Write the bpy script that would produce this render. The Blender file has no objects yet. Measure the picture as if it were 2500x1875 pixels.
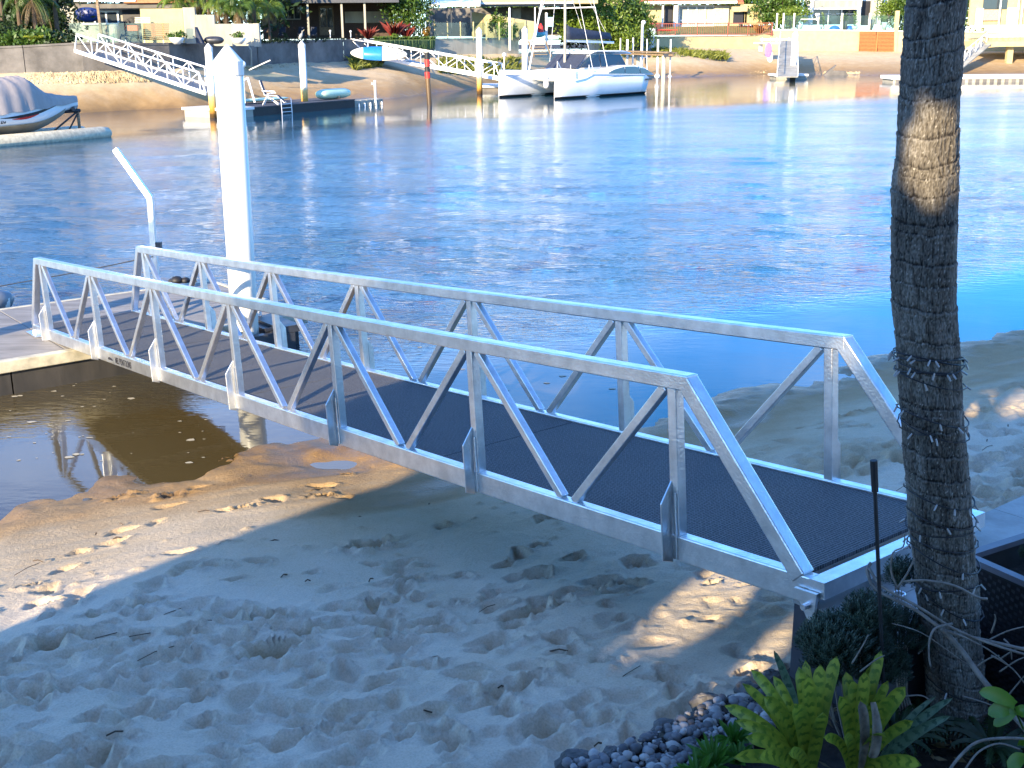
import bpy, math, random
import numpy as np
from mathutils import Vector, Matrix, noise as mnoise
random.seed(7); RNG = np.random.default_rng(11)
R = math.radians
SC = bpy.context.scene

# ------------------------------------------------------------------ camera
HC = 4.0
FPX = 2878.8
CR = ((0.99997795, -0.00186502, -0.00637422), (-0.00664146, -0.28080805, -0.95974097), (0.0, 0.95976214, -0.28081424))
camd = bpy.data.cameras.new('camera'); cam = bpy.data.objects.new('camera', camd); SC.collection.objects.link(cam)
camd.sensor_width = 36.0; camd.lens = FPX / 2500 * 36; camd.clip_start = 0.1; camd.clip_end = 2500
Rm = Matrix((CR[0], tuple(-v for v in CR[1]), tuple(-v for v in CR[2]))).transposed()
cam.matrix_world = Matrix.Translation((0, 0, HC)) @ Rm.to_4x4()
SC.camera = cam

# ------------------------------------------------------------------ sky and sun
SUN_EL, SUN_AZ = 18.0, 210.0
wd = bpy.data.worlds.new("World"); SC.world = wd; wd.use_nodes = True
wn = wd.node_tree; bg = wn.nodes['Background']
sk = wn.nodes.new('ShaderNodeTexSky'); sk.sky_type = 'NISHITA'; sk.sun_disc = False
sk.sun_elevation = R(SUN_EL); sk.sun_rotation = R(SUN_AZ); sk.ozone_density = 5.0; sk.dust_density = 0.1; sk.air_density = 1.0
hs = wn.nodes.new('ShaderNodeHueSaturation'); hs.inputs['Saturation'].default_value = 1.15; hs.inputs['Value'].default_value = 1.0
tc = wn.nodes.new('ShaderNodeTexCoord'); mp = wn.nodes.new('ShaderNodeMapping'); mp.inputs['Scale'].default_value = (1.0, 1.6, 3.5)
cn = wn.nodes.new('ShaderNodeTexNoise'); cn.inputs['Scale'].default_value = 2.2; cn.inputs['Detail'].default_value = 7; cn.inputs['Roughness'].default_value = .62
cr = wn.nodes.new('ShaderNodeMapRange'); cr.inputs[1].default_value = .47; cr.inputs[2].default_value = .8; cr.inputs[3].default_value = 0; cr.inputs[4].default_value = .6
mx = wn.nodes.new('ShaderNodeMix'); mx.data_type = 'RGBA'; mx.inputs[7].default_value = (7.5, 8.2, 9.5, 1)
L = wn.links.new
wb = wn.nodes.new('ShaderNodeMix'); wb.data_type = 'RGBA'; wb.blend_type = 'MULTIPLY'; wb.inputs[0].default_value = 1; wb.inputs[7].default_value = (.82, 1.0, 1.22, 1); L(sk.outputs[0], wb.inputs[6]); L(wb.outputs[2], hs.inputs['Color']); L(tc.outputs['Generated'], mp.inputs[0]); L(mp.outputs[0], cn.inputs['Vector']); L(cn.outputs[0], cr.inputs[0])
L(cr.outputs[0], mx.inputs[0]); L(hs.outputs[0], mx.inputs[6]); L(mx.outputs[2], bg.inputs[0])
bg.inputs[1].default_value = 0.15
sund = bpy.data.lights.new('sun', 'SUN'); sund.energy = 5.0; sund.angle = R(0.6); sund.color = (1.0, .80, .52)
sun = bpy.data.objects.new('sun', sund); SC.collection.objects.link(sun)
TRAV = Vector((math.sin(R(SUN_AZ - 180)) * math.cos(R(SUN_EL)), math.cos(R(SUN_AZ - 180)) * math.cos(R(SUN_EL)), -math.sin(R(SUN_EL))))
sun.rotation_euler = TRAV.to_track_quat('-Z', 'Y').to_euler()
vs = SC.view_settings; vs.view_transform = 'Standard'; vs.look = 'None'; vs.gamma = 1; vs.use_curve_mapping = False; vs.exposure = 1.55

# ------------------------------------------------------------------ helpers
def ray(px, py):
    a = ((px - 1250) / FPX, (py - 937.5) / FPX, 1.0)
    return Vector(tuple(sum(a[i] * CR[i][k] for i in range(3)) for k in range(3)))
def onz(px, py, z=0.0):
    d = ray(px, py); return Vector((0, 0, HC)) + d * ((z - HC) / d.z)
def atY(px, py, Y):
    d = ray(px, py); return Vector((0, 0, HC)) + d * (Y / d.y)

ORG = {}
def org(p):
    return ORG.get(p.name, Vector((0, 0, 0))) if p is not None else Vector((0, 0, 0))
def thing(name, label, cat, loc=(0, 0, 0), group=None):
    o = bpy.data.objects.new(name, None); SC.collection.objects.link(o); o.location = loc; o.empty_display_size = .2
    o['label'] = label; o['category'] = cat
    if group: o['group'] = group
    ORG[o.name] = Vector(loc); return o
def tag(o, label=None, cat=None, group=None, kind=None):
    if label: o['label'] = label
    if cat: o['category'] = cat
    if group: o['group'] = group
    if kind: o['kind'] = kind
    return o

class MB:
    def __init__(s): s.v = []; s.f = []; s.uv = []
    def add(s, vs, fs):
        n = len(s.v); s.v += [tuple(v) for v in vs]; s.f += [tuple(i + n for i in f) for f in fs]; return s
    def box(s, a, b):
        (x0, y0, z0), (x1, y1, z1) = a, b
        return s.add([(x0, y0, z0), (x1, y0, z0), (x1, y1, z0), (x0, y1, z0), (x0, y0, z1), (x1, y0, z1), (x1, y1, z1), (x0, y1, z1)],
                     [(0, 3, 2, 1), (4, 5, 6, 7), (0, 1, 5, 4), (1, 2, 6, 5), (2, 3, 7, 6), (3, 0, 4, 7)])
    def bar(s, a, b, w, h, up=(0, 0, 1)):
        a, b = Vector(a), Vector(b); d = (b - a).normalized(); up = Vector(up)
        if abs(d.dot(up)) > .98: up = Vector((1, 0, 0))
        x = d.cross(up).normalized() * w / 2; u = x.cross(d).normalized() * h / 2
        return s.add([a - x - u, a + x - u, a + x + u, a - x + u, b - x - u, b + x - u, b + x + u, b - x + u],
                     [(0, 1, 2, 3), (4, 7, 6, 5), (0, 4, 5, 1), (1, 5, 6, 2), (2, 6, 7, 3), (3, 7, 4, 0)])
    def tube(s, pts, r, n=8, cap=True):
        pts = [Vector(p) for p in pts]; m = len(pts); rs = r if isinstance(r, (list, tuple)) else [r] * m
        vs = []; fs = []; ref = None
        for i, p in enumerate(pts):
            d = (pts[min(i + 1, m - 1)] - pts[max(i - 1, 0)])
            d = d.normalized() if d.length > 1e-9 else Vector((0, 0, 1))
            if ref is None: ref = Vector((0, 0, 1)) if abs(d.z) < .9 else Vector((1, 0, 0))
            x = d.cross(ref); x = x.normalized() if x.length > 1e-6 else d.orthogonal().normalized()
            y = x.cross(d).normalized(); ref = y
            for k in range(n):
                t = 2 * math.pi * k / n; vs.append(p + (x * math.cos(t) + y * math.sin(t)) * rs[i])
        for i in range(m - 1):
            for k in range(n):
                k2 = (k + 1) % n; fs.append((i * n + k, i * n + k2, (i + 1) * n + k2, (i + 1) * n + k))
        if cap: fs += [tuple(range(n))[::-1], tuple((m - 1) * n + k for k in range(n))]
        return s.add(vs, fs)
    def lathe(s, c, prof, n=16):
        c = Vector(c); vs = []; fs = []
        for r, z in prof:
            for k in range(n):
                t = 2 * math.pi * k / n; vs.append(c + Vector((r * math.cos(t), r * math.sin(t), z)))
        for i in range(len(prof) - 1):
            for k in range(n):
                k2 = (k + 1) % n; fs.append((i * n + k, i * n + k2, (i + 1) * n + k2, (i + 1) * n + k))
        fs += [tuple(range(n))[::-1], tuple((len(prof) - 1) * n + k for k in range(n))]
        return s.add(vs, fs)
    def prism(s, poly, off):
        off = Vector(off); n = len(poly); a = [Vector(p) for p in poly]
        return s.add(a + [p + off for p in a], [tuple(range(n))[::-1], tuple(range(n, 2 * n))] + [(i, (i + 1) % n, n + (i + 1) % n, n + i) for i in range(n)])
    def rail(s, pts, w, h, up):
        pts = [Vector(p) for p in pts]; up = Vector(up); vs = []; fs = []
        for i, p in enumerate(pts):
            d = (pts[min(i + 1, len(pts) - 1)] - pts[max(i - 1, 0)]).normalized(); x = d.cross(up).normalized() * w / 2; u = x.cross(d).normalized() * h / 2
            vs += [p - x - u, p + x - u, p + x + u, p - x + u]
        for i in range(len(pts) - 1):
            for k in range(4): fs.append((i * 4 + k, i * 4 + (k + 1) % 4, i * 4 + 4 + (k + 1) % 4, i * 4 + 4 + k))
        n = len(pts) - 1; fs += [(3, 2, 1, 0), (n * 4, n * 4 + 1, n * 4 + 2, n * 4 + 3)]
        return s.add(vs, fs)
    def build(s, name, m, parent=None, smooth=False, **kw):
        me = bpy.data.meshes.new(name); o0 = org(parent)
        me.from_pydata([(v[0] - o0.x, v[1] - o0.y, v[2] - o0.z) for v in s.v], [], s.f)
        me.materials.append(m)
        if smooth: me.polygons.foreach_set('use_smooth', [True] * len(me.polygons))
        if s.uv:
            ul = me.uv_layers.new(name='UVMap'); li = np.zeros(len(me.loops), np.int32); me.loops.foreach_get('vertex_index', li)
            ul.data.foreach_set('uv', np.array(s.uv, np.float32)[li].ravel())
        o = bpy.data.objects.new(name, me); SC.collection.objects.link(o)
        if parent: o.parent = parent; ORG[o.name] = org(parent)
        tag(o, **kw); return o
def bevel(o, w=.006, n=2):
    m = o.modifiers.new('bevel', 'BEVEL'); m.width = w; m.segments = n; m.limit_method = 'ANGLE'; return o

def mat(name, col, rough=.6, metal=0, var=.15, scale=8, bump=0, bscale=40, stretch=(1, 1, 1), col2=None, emit=None, alpha=None, spec=None, detail=5, space='Object'):
    m = bpy.data.materials.new(name); m.use_nodes = True; nt = m.node_tree; b = nt.nodes['Principled BSDF']
    b.inputs['Roughness'].default_value = rough; b.inputs['Metallic'].default_value = metal
    if spec is not None: b.inputs['Specular IOR Level'].default_value = spec
    c = Vector(col)
    t = nt.nodes.new('ShaderNodeTexCoord'); mpn = nt.nodes.new('ShaderNodeMapping'); mpn.inputs['Scale'].default_value = stretch
    nt.links.new(t.outputs[space], mpn.inputs[0])
    if var > 0 or col2:
        n = nt.nodes.new('ShaderNodeTexNoise'); n.inputs['Scale'].default_value = scale; n.inputs['Detail'].default_value = detail; n.inputs['Roughness'].default_value = .62
        r = nt.nodes.new('ShaderNodeValToRGB'); nt.links.new(mpn.outputs[0], n.inputs['Vector']); nt.links.new(n.outputs[0], r.inputs[0])
        c2 = Vector(col2) if col2 else c * (1 - var * 1.6)
        c1 = c if col2 else c * (1 + var)
        r.color_ramp.elements[0].position = .33; r.color_ramp.elements[1].position = .68
        r.color_ramp.elements[0].color = (*c2, 1); r.color_ramp.elements[1].color = (*[min(1, x) for x in c1], 1)
        nt.links.new(r.outputs[0], b.inputs['Base Color'])
    else: b.inputs['Base Color'].default_value = (*c, 1)
    if bump:
        n2 = nt.nodes.new('ShaderNodeTexNoise'); n2.inputs['Scale'].default_value = bscale; n2.inputs['Detail'].default_value = 6
        bp = nt.nodes.new('ShaderNodeBump'); bp.inputs['Strength'].default_value = bump; bp.inputs['Distance'].default_value = .02
        nt.links.new(mpn.outputs[0], n2.inputs['Vector']); nt.links.new(n2.outputs[0], bp.inputs['Height']); nt.links.new(bp.outputs[0], b.inputs['Normal'])
    return m
def leafmat(name, c1, c2, rough=.45, scale=3, trans=.25):
    m = mat(name, c1, rough, 0, 0, scale, col2=c2); nt = m.node_tree; b = nt.nodes['Principled BSDF']
    out = nt.nodes['Material Output']; tr = nt.nodes.new('ShaderNodeBsdfTranslucent'); ms = nt.nodes.new('ShaderNodeMixShader'); ms.inputs[0].default_value = trans
    src = b.inputs['Base Color'].links[0].from_socket; nt.links.new(src, tr.inputs[0])
    nt.links.new(b.outputs[0], ms.inputs[1]); nt.links.new(tr.outputs[0], ms.inputs[2]); nt.links.new(ms.outputs[0], out.inputs[0]); return m
def glassmat(name, col=(.75, .85, .85), alpha=.3, rough=.03):
    m = bpy.data.materials.new(name); m.use_nodes = True; nt = m.node_tree; out = nt.nodes['Material Output']; nt.nodes.remove(nt.nodes['Principled BSDF'])
    t = nt.nodes.new('ShaderNodeBsdfTransparent'); t.inputs[0].default_value = (*col, 1); g = nt.nodes.new('ShaderNodeBsdfGlossy'); g.inputs['Roughness'].default_value = rough
    f = nt.nodes.new('ShaderNodeFresnel'); f.inputs[0].default_value = 1.5; ms = nt.nodes.new('ShaderNodeMixShader')
    nt.links.new(f.outputs[0], ms.inputs[0]); nt.links.new(t.outputs[0], ms.inputs[1]); nt.links.new(g.outputs[0], ms.inputs[2]); nt.links.new(ms.outputs[0], out.inputs[0]); return m

M = {}
M['alu'] = mat('brushed_aluminium', (.76, .77, .78), .34, .95, .12, 7, .12, 70, (1, 1, 1))
M['white'] = mat('white_paint', (.74, .74, .71), .4, 0, .03, 4)
M['white_metal'] = mat('white_powder_coat', (.8, .8, .8), .35, 0, .03, 5)
M['gel'] = mat('white_gelcoat', (.8, .82, .84), .18, 0, .02, 3)
M['dark_metal'] = mat('dark_grey_metal', (.05, .055, .065), .4, .3, .2, 6)
M['black'] = mat('black_rubber', (.015, .015, .017), .6, 0, .3, 10)
M['navy'] = mat('navy_canvas', (.03, .04, .07), .8, 0, .2, 6)
M['concrete'] = mat('grey_concrete', (.3, .29, .27), .85, 0, .2, 3, .25, 50)
M['creamwall'] = mat('cream_render', (.44, .37, .2), .85, 0, .08, 1.5, .1, 20)
M['greywall'] = mat('weathered_concrete_wall', (.15, .14, .13), .85, 0, .3, .6, .2, 8)
M['lightwall'] = mat('pale_concrete_wall', (.33, .32, .27), .85, 0, .2, .8, .1, 8, (1, 1, .3))
M['orange'] = mat('orange_enamel', (.75, .09, .02), .4, 0, .1)
M['timber'] = mat('red_brown_timber', (.42, .15, .04), .6, 0, .25, 6, .1, 30, (1, 1, 8))
M['oldtimber'] = mat('weathered_timber', (.22, .16, .1), .8, 0, .3, 5, .2, 30, (1, 1, 4))
M['brick'] = mat('dark_brown_brick', (.07, .045, .035), .85, 0, .3, 12)
M['cream_stone'] = mat('cream_stone', (.6, .53, .38), .8, 0, .2, 5)
M['terracotta'] = mat('terracotta_tile', (.45, .16, .07), .7, 0, .2, 4, .2, 20)
M['palecap'] = mat('cream_timber_fender', (.52, .48, .36), .7, 0, .2, 6, .1, 40, (1, 1, 1))
M['window'] = mat('dark_window_glass', (.03, .04, .05), .06, 0, 0, spec=.9)
M['curtain'] = mat('grey_curtain', (.35, .38, .36), .7, 0, .15, 6, 0, 1, (6, 1, .2))
M['glass'] = glassmat('fence_glass')
M['red'] = mat('red_paint', (.6, .03, .02), .5, 0, .1)
M['blue'] = mat('bright_blue_plastic', (.02, .2, .7), .35, 0, .1)
M['rock'] = mat('dark_grey_rock', (.11, .105, .1), .8, 0, .4, 9, .5, 30)
M['rubble'] = mat('pale_rubble', (.42, .33, .2), .9, 0, .3, 2)
M['bark'] = mat('brown_bark', (.1, .07, .045), .9, 0, .3, 8, .3, 30, (1, 1, .3))
M['twig'] = mat('grey_dead_twig', (.2, .17, .14), .8, 0, .25, 20, .2, 60)
M['lawn'] = mat('yellow_green_lawn', (.16, .17, .035), .9, 0, .3, 2, .3, 20)
M['leaf_dark'] = leafmat('dark_leaf', (.035, .07, .018), (.015, .03, .01))
M['leaf_mid'] = leafmat('mid_green_leaf', (.09, .16, .02), (.03, .075, .012))
M['leaf_lime'] = leafmat('lime_leaf', (.19, .27, .03), (.08, .14, .02))
M['leaf_dry'] = leafmat('dry_frond', (.24, .17, .08), (.1, .07, .035))
M['leaf_red'] = leafmat('red_leaf', (.25, .03, .02), (.1, .02, .02))
M['leaf_blue'] = leafmat('grey_green_needle', (.06, .1, .06), (.02, .04, .025))
M['grass'] = leafmat('beach_grass', (.22, .25, .04), (.1, .12, .02))
M['soil'] = mat('dark_garden_soil', (.035, .026, .02), .95, 0, .4, 14, .5, 60)

def nlerp(x, xs, ys): return float(np.interp(x, xs, ys))
def smooth_noise(X, Y, s, seed):
    r = np.random.default_rng(seed); G = r.random((256, 256)); x = X / s + 1000.37; y = Y / s + 1000.71
    xi = np.floor(x).astype(int); yi = np.floor(y).astype(int); fx = x - xi; fy = y - yi; fx = fx * fx * (3 - 2 * fx); fy = fy * fy * (3 - 2 * fy)
    g = lambda a, b: G[a % 256, b % 256]
    return (g(xi, yi) * (1 - fx) + g(xi + 1, yi) * fx) * (1 - fy) + (g(xi, yi + 1) * (1 - fx) + g(xi + 1, yi + 1) * fx) * fy - .5
def grid_mesh(name, X, Y, Z, m, col=None, smooth=True, **kw):
    ny, nx = X.shape; me = bpy.data.meshes.new(name); me.vertices.add(nx * ny)
    me.vertices.foreach_set('co', np.stack([X, Y, Z], -1).astype(np.float32).ravel())
    i = np.arange(nx * ny).reshape(ny, nx); q = np.stack([i[:-1, :-1], i[:-1, 1:], i[1:, 1:], i[1:, :-1]], -1).reshape(-1, 4)
    me.loops.add(q.size); me.loops.foreach_set('vertex_index', q.ravel().astype(np.int32)); me.polygons.add(len(q))
    me.polygons.foreach_set('loop_start', np.arange(0, q.size, 4, dtype=np.int32))
    me.update(calc_edges=True); me.polygons.foreach_set('use_smooth', [smooth] * len(q))
    if col is not None:
        a = me.attributes.new('tone', 'FLOAT', 'POINT'); a.data.foreach_set('value', col.astype(np.float32).ravel())
    me.materials.append(m); o = bpy.data.objects.new(name, me); SC.collection.objects.link(o); tag(o, **kw); return o

# ================================================================== SETTING
# waterline of the near beach: n points inland
WLX = [-40, -8, -4.5, -4.1, -3.2, -2.5, -2.0, -1.4, -.6, .6, 1.4, 2.3, 3.5, 4.75, 6.2, 7.3, 14, 40]
WLY = [-12, 7.6, 9.7, 10.45, 10.8, 11.35, 11.45, 11.35, 11.3, 11.8, 12.1, 12.8, 13.85, 14.8, 15.65, 16.3, 19.5, 32]
def beach_h(X, Y):
    d = (np.interp(X, WLX, WLY) - Y) * .86
    z = np.where(d < 0, d * .10, np.where(d < 1.2, d * .09, .108 + (d - 1.2) * .15))
    z = np.minimum(z, .80 + (d - 5.8) * .03)
    return z, d
def sand_material():
    m = bpy.data.materials.new('beach_sand'); m.use_nodes = True; nt = m.node_tree; b = nt.nodes['Principled BSDF']; Ln = nt.links.new
    a = nt.nodes.new('ShaderNodeAttribute'); a.attribute_name = 'tone'
    g = nt.nodes.new('ShaderNodeNewGeometry')
    n = nt.nodes.new('ShaderNodeTexNoise'); n.inputs['Scale'].default_value = 1.3; n.inputs['Detail'].default_value = 8; n.inputs['Roughness'].default_value = .7; Ln(g.outputs['Position'], n.inputs['Vector'])
    n3 = nt.nodes.new('ShaderNodeTexNoise'); n3.inputs['Scale'].default_value = 90; n3.inputs['Detail'].default_value = 4; Ln(g.outputs['Position'], n3.inputs['Vector'])
    ad = nt.nodes.new('ShaderNodeMath'); ad.operation = 'MULTIPLY_ADD'; ad.inputs[1].default_value = .5; Ln(n.outputs[0], ad.inputs[0])
    ad2 = nt.nodes.new('ShaderNodeMath'); ad2.operation = 'SUBTRACT'; ad2.inputs[1].default_value = .25; Ln(a.outputs['Fac'], ad2.inputs[0]); Ln(ad2.outputs[0], ad.inputs[2])
    r = nt.nodes.new('ShaderNodeValToRGB'); Ln(ad.outputs[0], r.inputs[0]); e = r.color_ramp.elements
    e[0].position = 0; e[0].color = (.12, .075, .035, 1); e[1].position = 1; e[1].color = (.65, .55, .42, 1)
    x = e.new(.3); x.color = (.35, .225, .10, 1); x = e.new(.62); x.color = (.52, .41, .265, 1)
    mm = nt.nodes.new('ShaderNodeMix'); mm.data_type = 'RGBA'; mm.blend_type = 'MULTIPLY'; mm.inputs[0].default_value = .55
    r3 = nt.nodes.new('ShaderNodeValToRGB'); r3.color_ramp.elements[0].position = .25; r3.color_ramp.elements[0].color = (.62, .6, .58, 1); r3.color_ramp.elements[1].position = .6; r3.color_ramp.elements[1].color = (1, 1, 1, 1)
    Ln(n3.outputs[0], r3.inputs[0]); Ln(r.outputs[0], mm.inputs[6]); Ln(r3.outputs[0], mm.inputs[7]); Ln(mm.outputs[2], b.inputs['Base Color'])
    ro = nt.nodes.new('ShaderNodeMapRange'); ro.inputs[1].default_value = .12; ro.inputs[2].default_value = .4; ro.inputs[3].default_value = .28; ro.inputs[4].default_value = .95; Ln(ad.outputs[0], ro.inputs[0]); Ln(ro.outputs[0], b.inputs['Roughness'])
    b.inputs['Specular IOR Level'].default_value = .35
    n2 = nt.nodes.new('ShaderNodeTexNoise'); n2.inputs['Scale'].default_value = 28; n2.inputs['Detail'].default_value = 9; n2.inputs['Roughness'].default_value = .72; Ln(g.outputs['Position'], n2.inputs['Vector'])
    bp = nt.nodes.new('ShaderNodeBump'); bp.inputs['Strength'].default_value = .55; bp.inputs['Distance'].default_value = .035; Ln(n2.outputs[0], bp.inputs['Height']); Ln(bp.outputs[0], b.inputs['Normal'])
    return m
M['sand'] = sand_material()
def build_beach():
    xs = np.arange(-7.5, 9.5, .024); ys = np.arange(3.2, 17.6, .024); X, Y = np.meshgrid(xs, ys); Z, d = beach_h(X, Y)
    wet = np.clip(d / 1.2, 0, 1); dry = np.clip((d - 2.2) / 1.6, 0, 1)
    # broad swells, slumped wet edge, soft dimples, ripple lines along the slope
    Z = Z + smooth_noise(X, Y, 1.7, 1) * .10 * np.clip(d / 2.5, .25, 1) + smooth_noise(X, Y, .55, 2) * .05 * (.3 + .7 * dry) + (smooth_noise(X, Y, .18, 22) * .022 + smooth_noise(X, Y, .07, 23) * .012) * dry
    edge = np.exp(-((d - .25) / .55) ** 2)
    Z = Z + smooth_noise(X, Y, .75, 3) * .13 * edge + smooth_noise(X, Y, .3, 4) * .06 * edge + smooth_noise(X, Y, .12, 24) * .022 * edge
    u = (X * .87 + Y * .5); v = (X * -.5 + Y * .87)
    Z = Z + smooth_noise(u * .16, v, .12, 5) * .014 * (1 - dry) * wet
    rough = np.clip(smooth_noise(u * .45, v, .75, 6) * 5 - .55, 0, 1) * np.clip((d - 2.0) / .7, 0, 1) * np.clip((5.3 - d) / .8, 0, 1)
    rough = np.maximum(rough, .8 * np.clip(smooth_noise(u * .4, v, .6, 21) * 5 - .7, 0, 1) * np.clip((X - 1.8) / .8, 0, 1) * (d > 1.8))
    Z = Z + rough * (smooth_noise(X, Y, .11, 7) * .085 + smooth_noise(X, Y, .05, 8) * .05)
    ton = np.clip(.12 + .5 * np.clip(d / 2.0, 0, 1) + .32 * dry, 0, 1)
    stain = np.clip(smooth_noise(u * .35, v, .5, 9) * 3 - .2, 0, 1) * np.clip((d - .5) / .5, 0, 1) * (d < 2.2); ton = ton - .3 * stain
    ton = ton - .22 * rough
    # footprints
    r = np.random.default_rng(5); n = 3800
    for k in range(n):
        x = r.uniform(-6, 7); y = r.uniform(3.4, 12.5); dd = float((np.interp(x, WLX, WLY) - y) * .86)
        if dd < .5: continue
        pr = .02 if dd < 1.6 else (.07 if dd < 3.0 else (.3 if dd < 4.0 else 1.0))
        if r.random() > pr: continue
        soft = math.hypot(x - 1.05, y - 6.3) < .75
        if soft and r.random() < .5: continue
        a = r.normal(.55, .7); L_ = r.uniform(.06, .125); W_ = L_ * r.uniform(.5, .75); dp = r.uniform(.025, .062) * (1 if dd > 3 else .8) * (.5 if soft else 1)
        i0, i1 = np.searchsorted(xs, [x - .42, x + .42]); j0, j1 = np.searchsorted(ys, [y - .42, y + .42])
        if i1 <= i0 or j1 <= j0: continue
        xx = X[j0:j1, i0:i1] - x; yy = Y[j0:j1, i0:i1] - y; p = (xx * math.cos(a) + yy * math.sin(a)) / L_; q_ = (-xx * math.sin(a) + yy * math.cos(a)) / W_
        rr = np.sqrt(p * p + q_ * q_) * (1 + .18 * np.sin(np.arctan2(q_, p) * 3 + k))
        Z[j0:j1, i0:i1] += -dp * np.exp(-(rr ** 4.5)) + dp * .55 * np.exp(-((rr - 1.28) / .22) ** 2) * (.6 + .4 * p / (abs(p) + .3))
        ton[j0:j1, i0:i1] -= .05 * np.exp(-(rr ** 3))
    # crisp holes in the smooth mid band
    for (px, py, s) in [(355, 1490, 1.0), (235, 1520, .6), (560, 1330, .5), (560, 1100, .6), (660, 1520, 1.2), (940, 1470, 1.1), (590, 1230, .7), (70, 1430, .6), (780, 1200, .8), (900, 1335, 1.3), (1000, 1410, .9), (300, 1195, .9), (420, 1190, .9), (780, 1180, .5), (150, 1590, 1.2), (720, 1560, 1.1), (660, 1620, 1.3)]:
        c = onz(px, py, .4); dd = float((np.interp(c.x, WLX, WLY) - c.y) * .86); c = onz(px, py, float(beach_h(np.array(c.x), np.array(c.y))[0]))
        L_, W_ = .11 * s, .055 * s; xx = X - c.x; yy = Y - c.y; a = .5
        p = (xx * math.cos(a) + yy * math.sin(a)) / L_; q_ = (-xx * math.sin(a) + yy * math.cos(a)) / W_; rr = np.sqrt(p * p + q_ * q_) * (1 + .25 * np.sin(np.arctan2(q_, p) * 5 + px) )
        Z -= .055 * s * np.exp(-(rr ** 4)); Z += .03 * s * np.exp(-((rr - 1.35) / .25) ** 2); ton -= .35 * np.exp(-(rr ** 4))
        bl = np.exp(-(rr / 2.4) ** 4); Z += bl * smooth_noise(X, Y, .045, 31) * .035
    for q in range(600):
        x = r.uniform(-6, 7); y = r.uniform(3.4, 11); s = r.uniform(.012, .035)
        if float((np.interp(x, WLX, WLY) - y) * .86) < 1.8: continue
        i0, i1 = np.searchsorted(xs, [x - .1, x + .1]); j0, j1 = np.searchsorted(ys, [y - .1, y + .1]); rr = np.sqrt((X[j0:j1, i0:i1] - x) ** 2 + (Y[j0:j1, i0:i1] - y) ** 2) / s
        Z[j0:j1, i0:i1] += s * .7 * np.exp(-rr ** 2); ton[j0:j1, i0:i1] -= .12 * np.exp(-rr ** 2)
    ton += smooth_noise(X, Y, .4, 12) * .08
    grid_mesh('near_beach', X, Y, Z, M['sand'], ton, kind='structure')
    xs2 = np.linspace(-60, 60, 160); ys2 = np.linspace(-25, 45, 120); X2, Y2 = np.meshgrid(xs2, ys2); Z2, d2 = beach_h(X2, Y2)
    Z2 = np.where((X2 > -7.4) & (X2 < 9.4) & (Y2 > 3.3) & (Y2 < 17.5), np.minimum(Z2 - .5, -.5), Z2 - .02); Z2 = np.maximum(Z2, -2.0)
    grid_mesh('outer_beach', X2, Y2, Z2, M['sand'], np.clip(.2 + d2 / 5, 0, .9), kind='structure')
build_beach()

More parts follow.
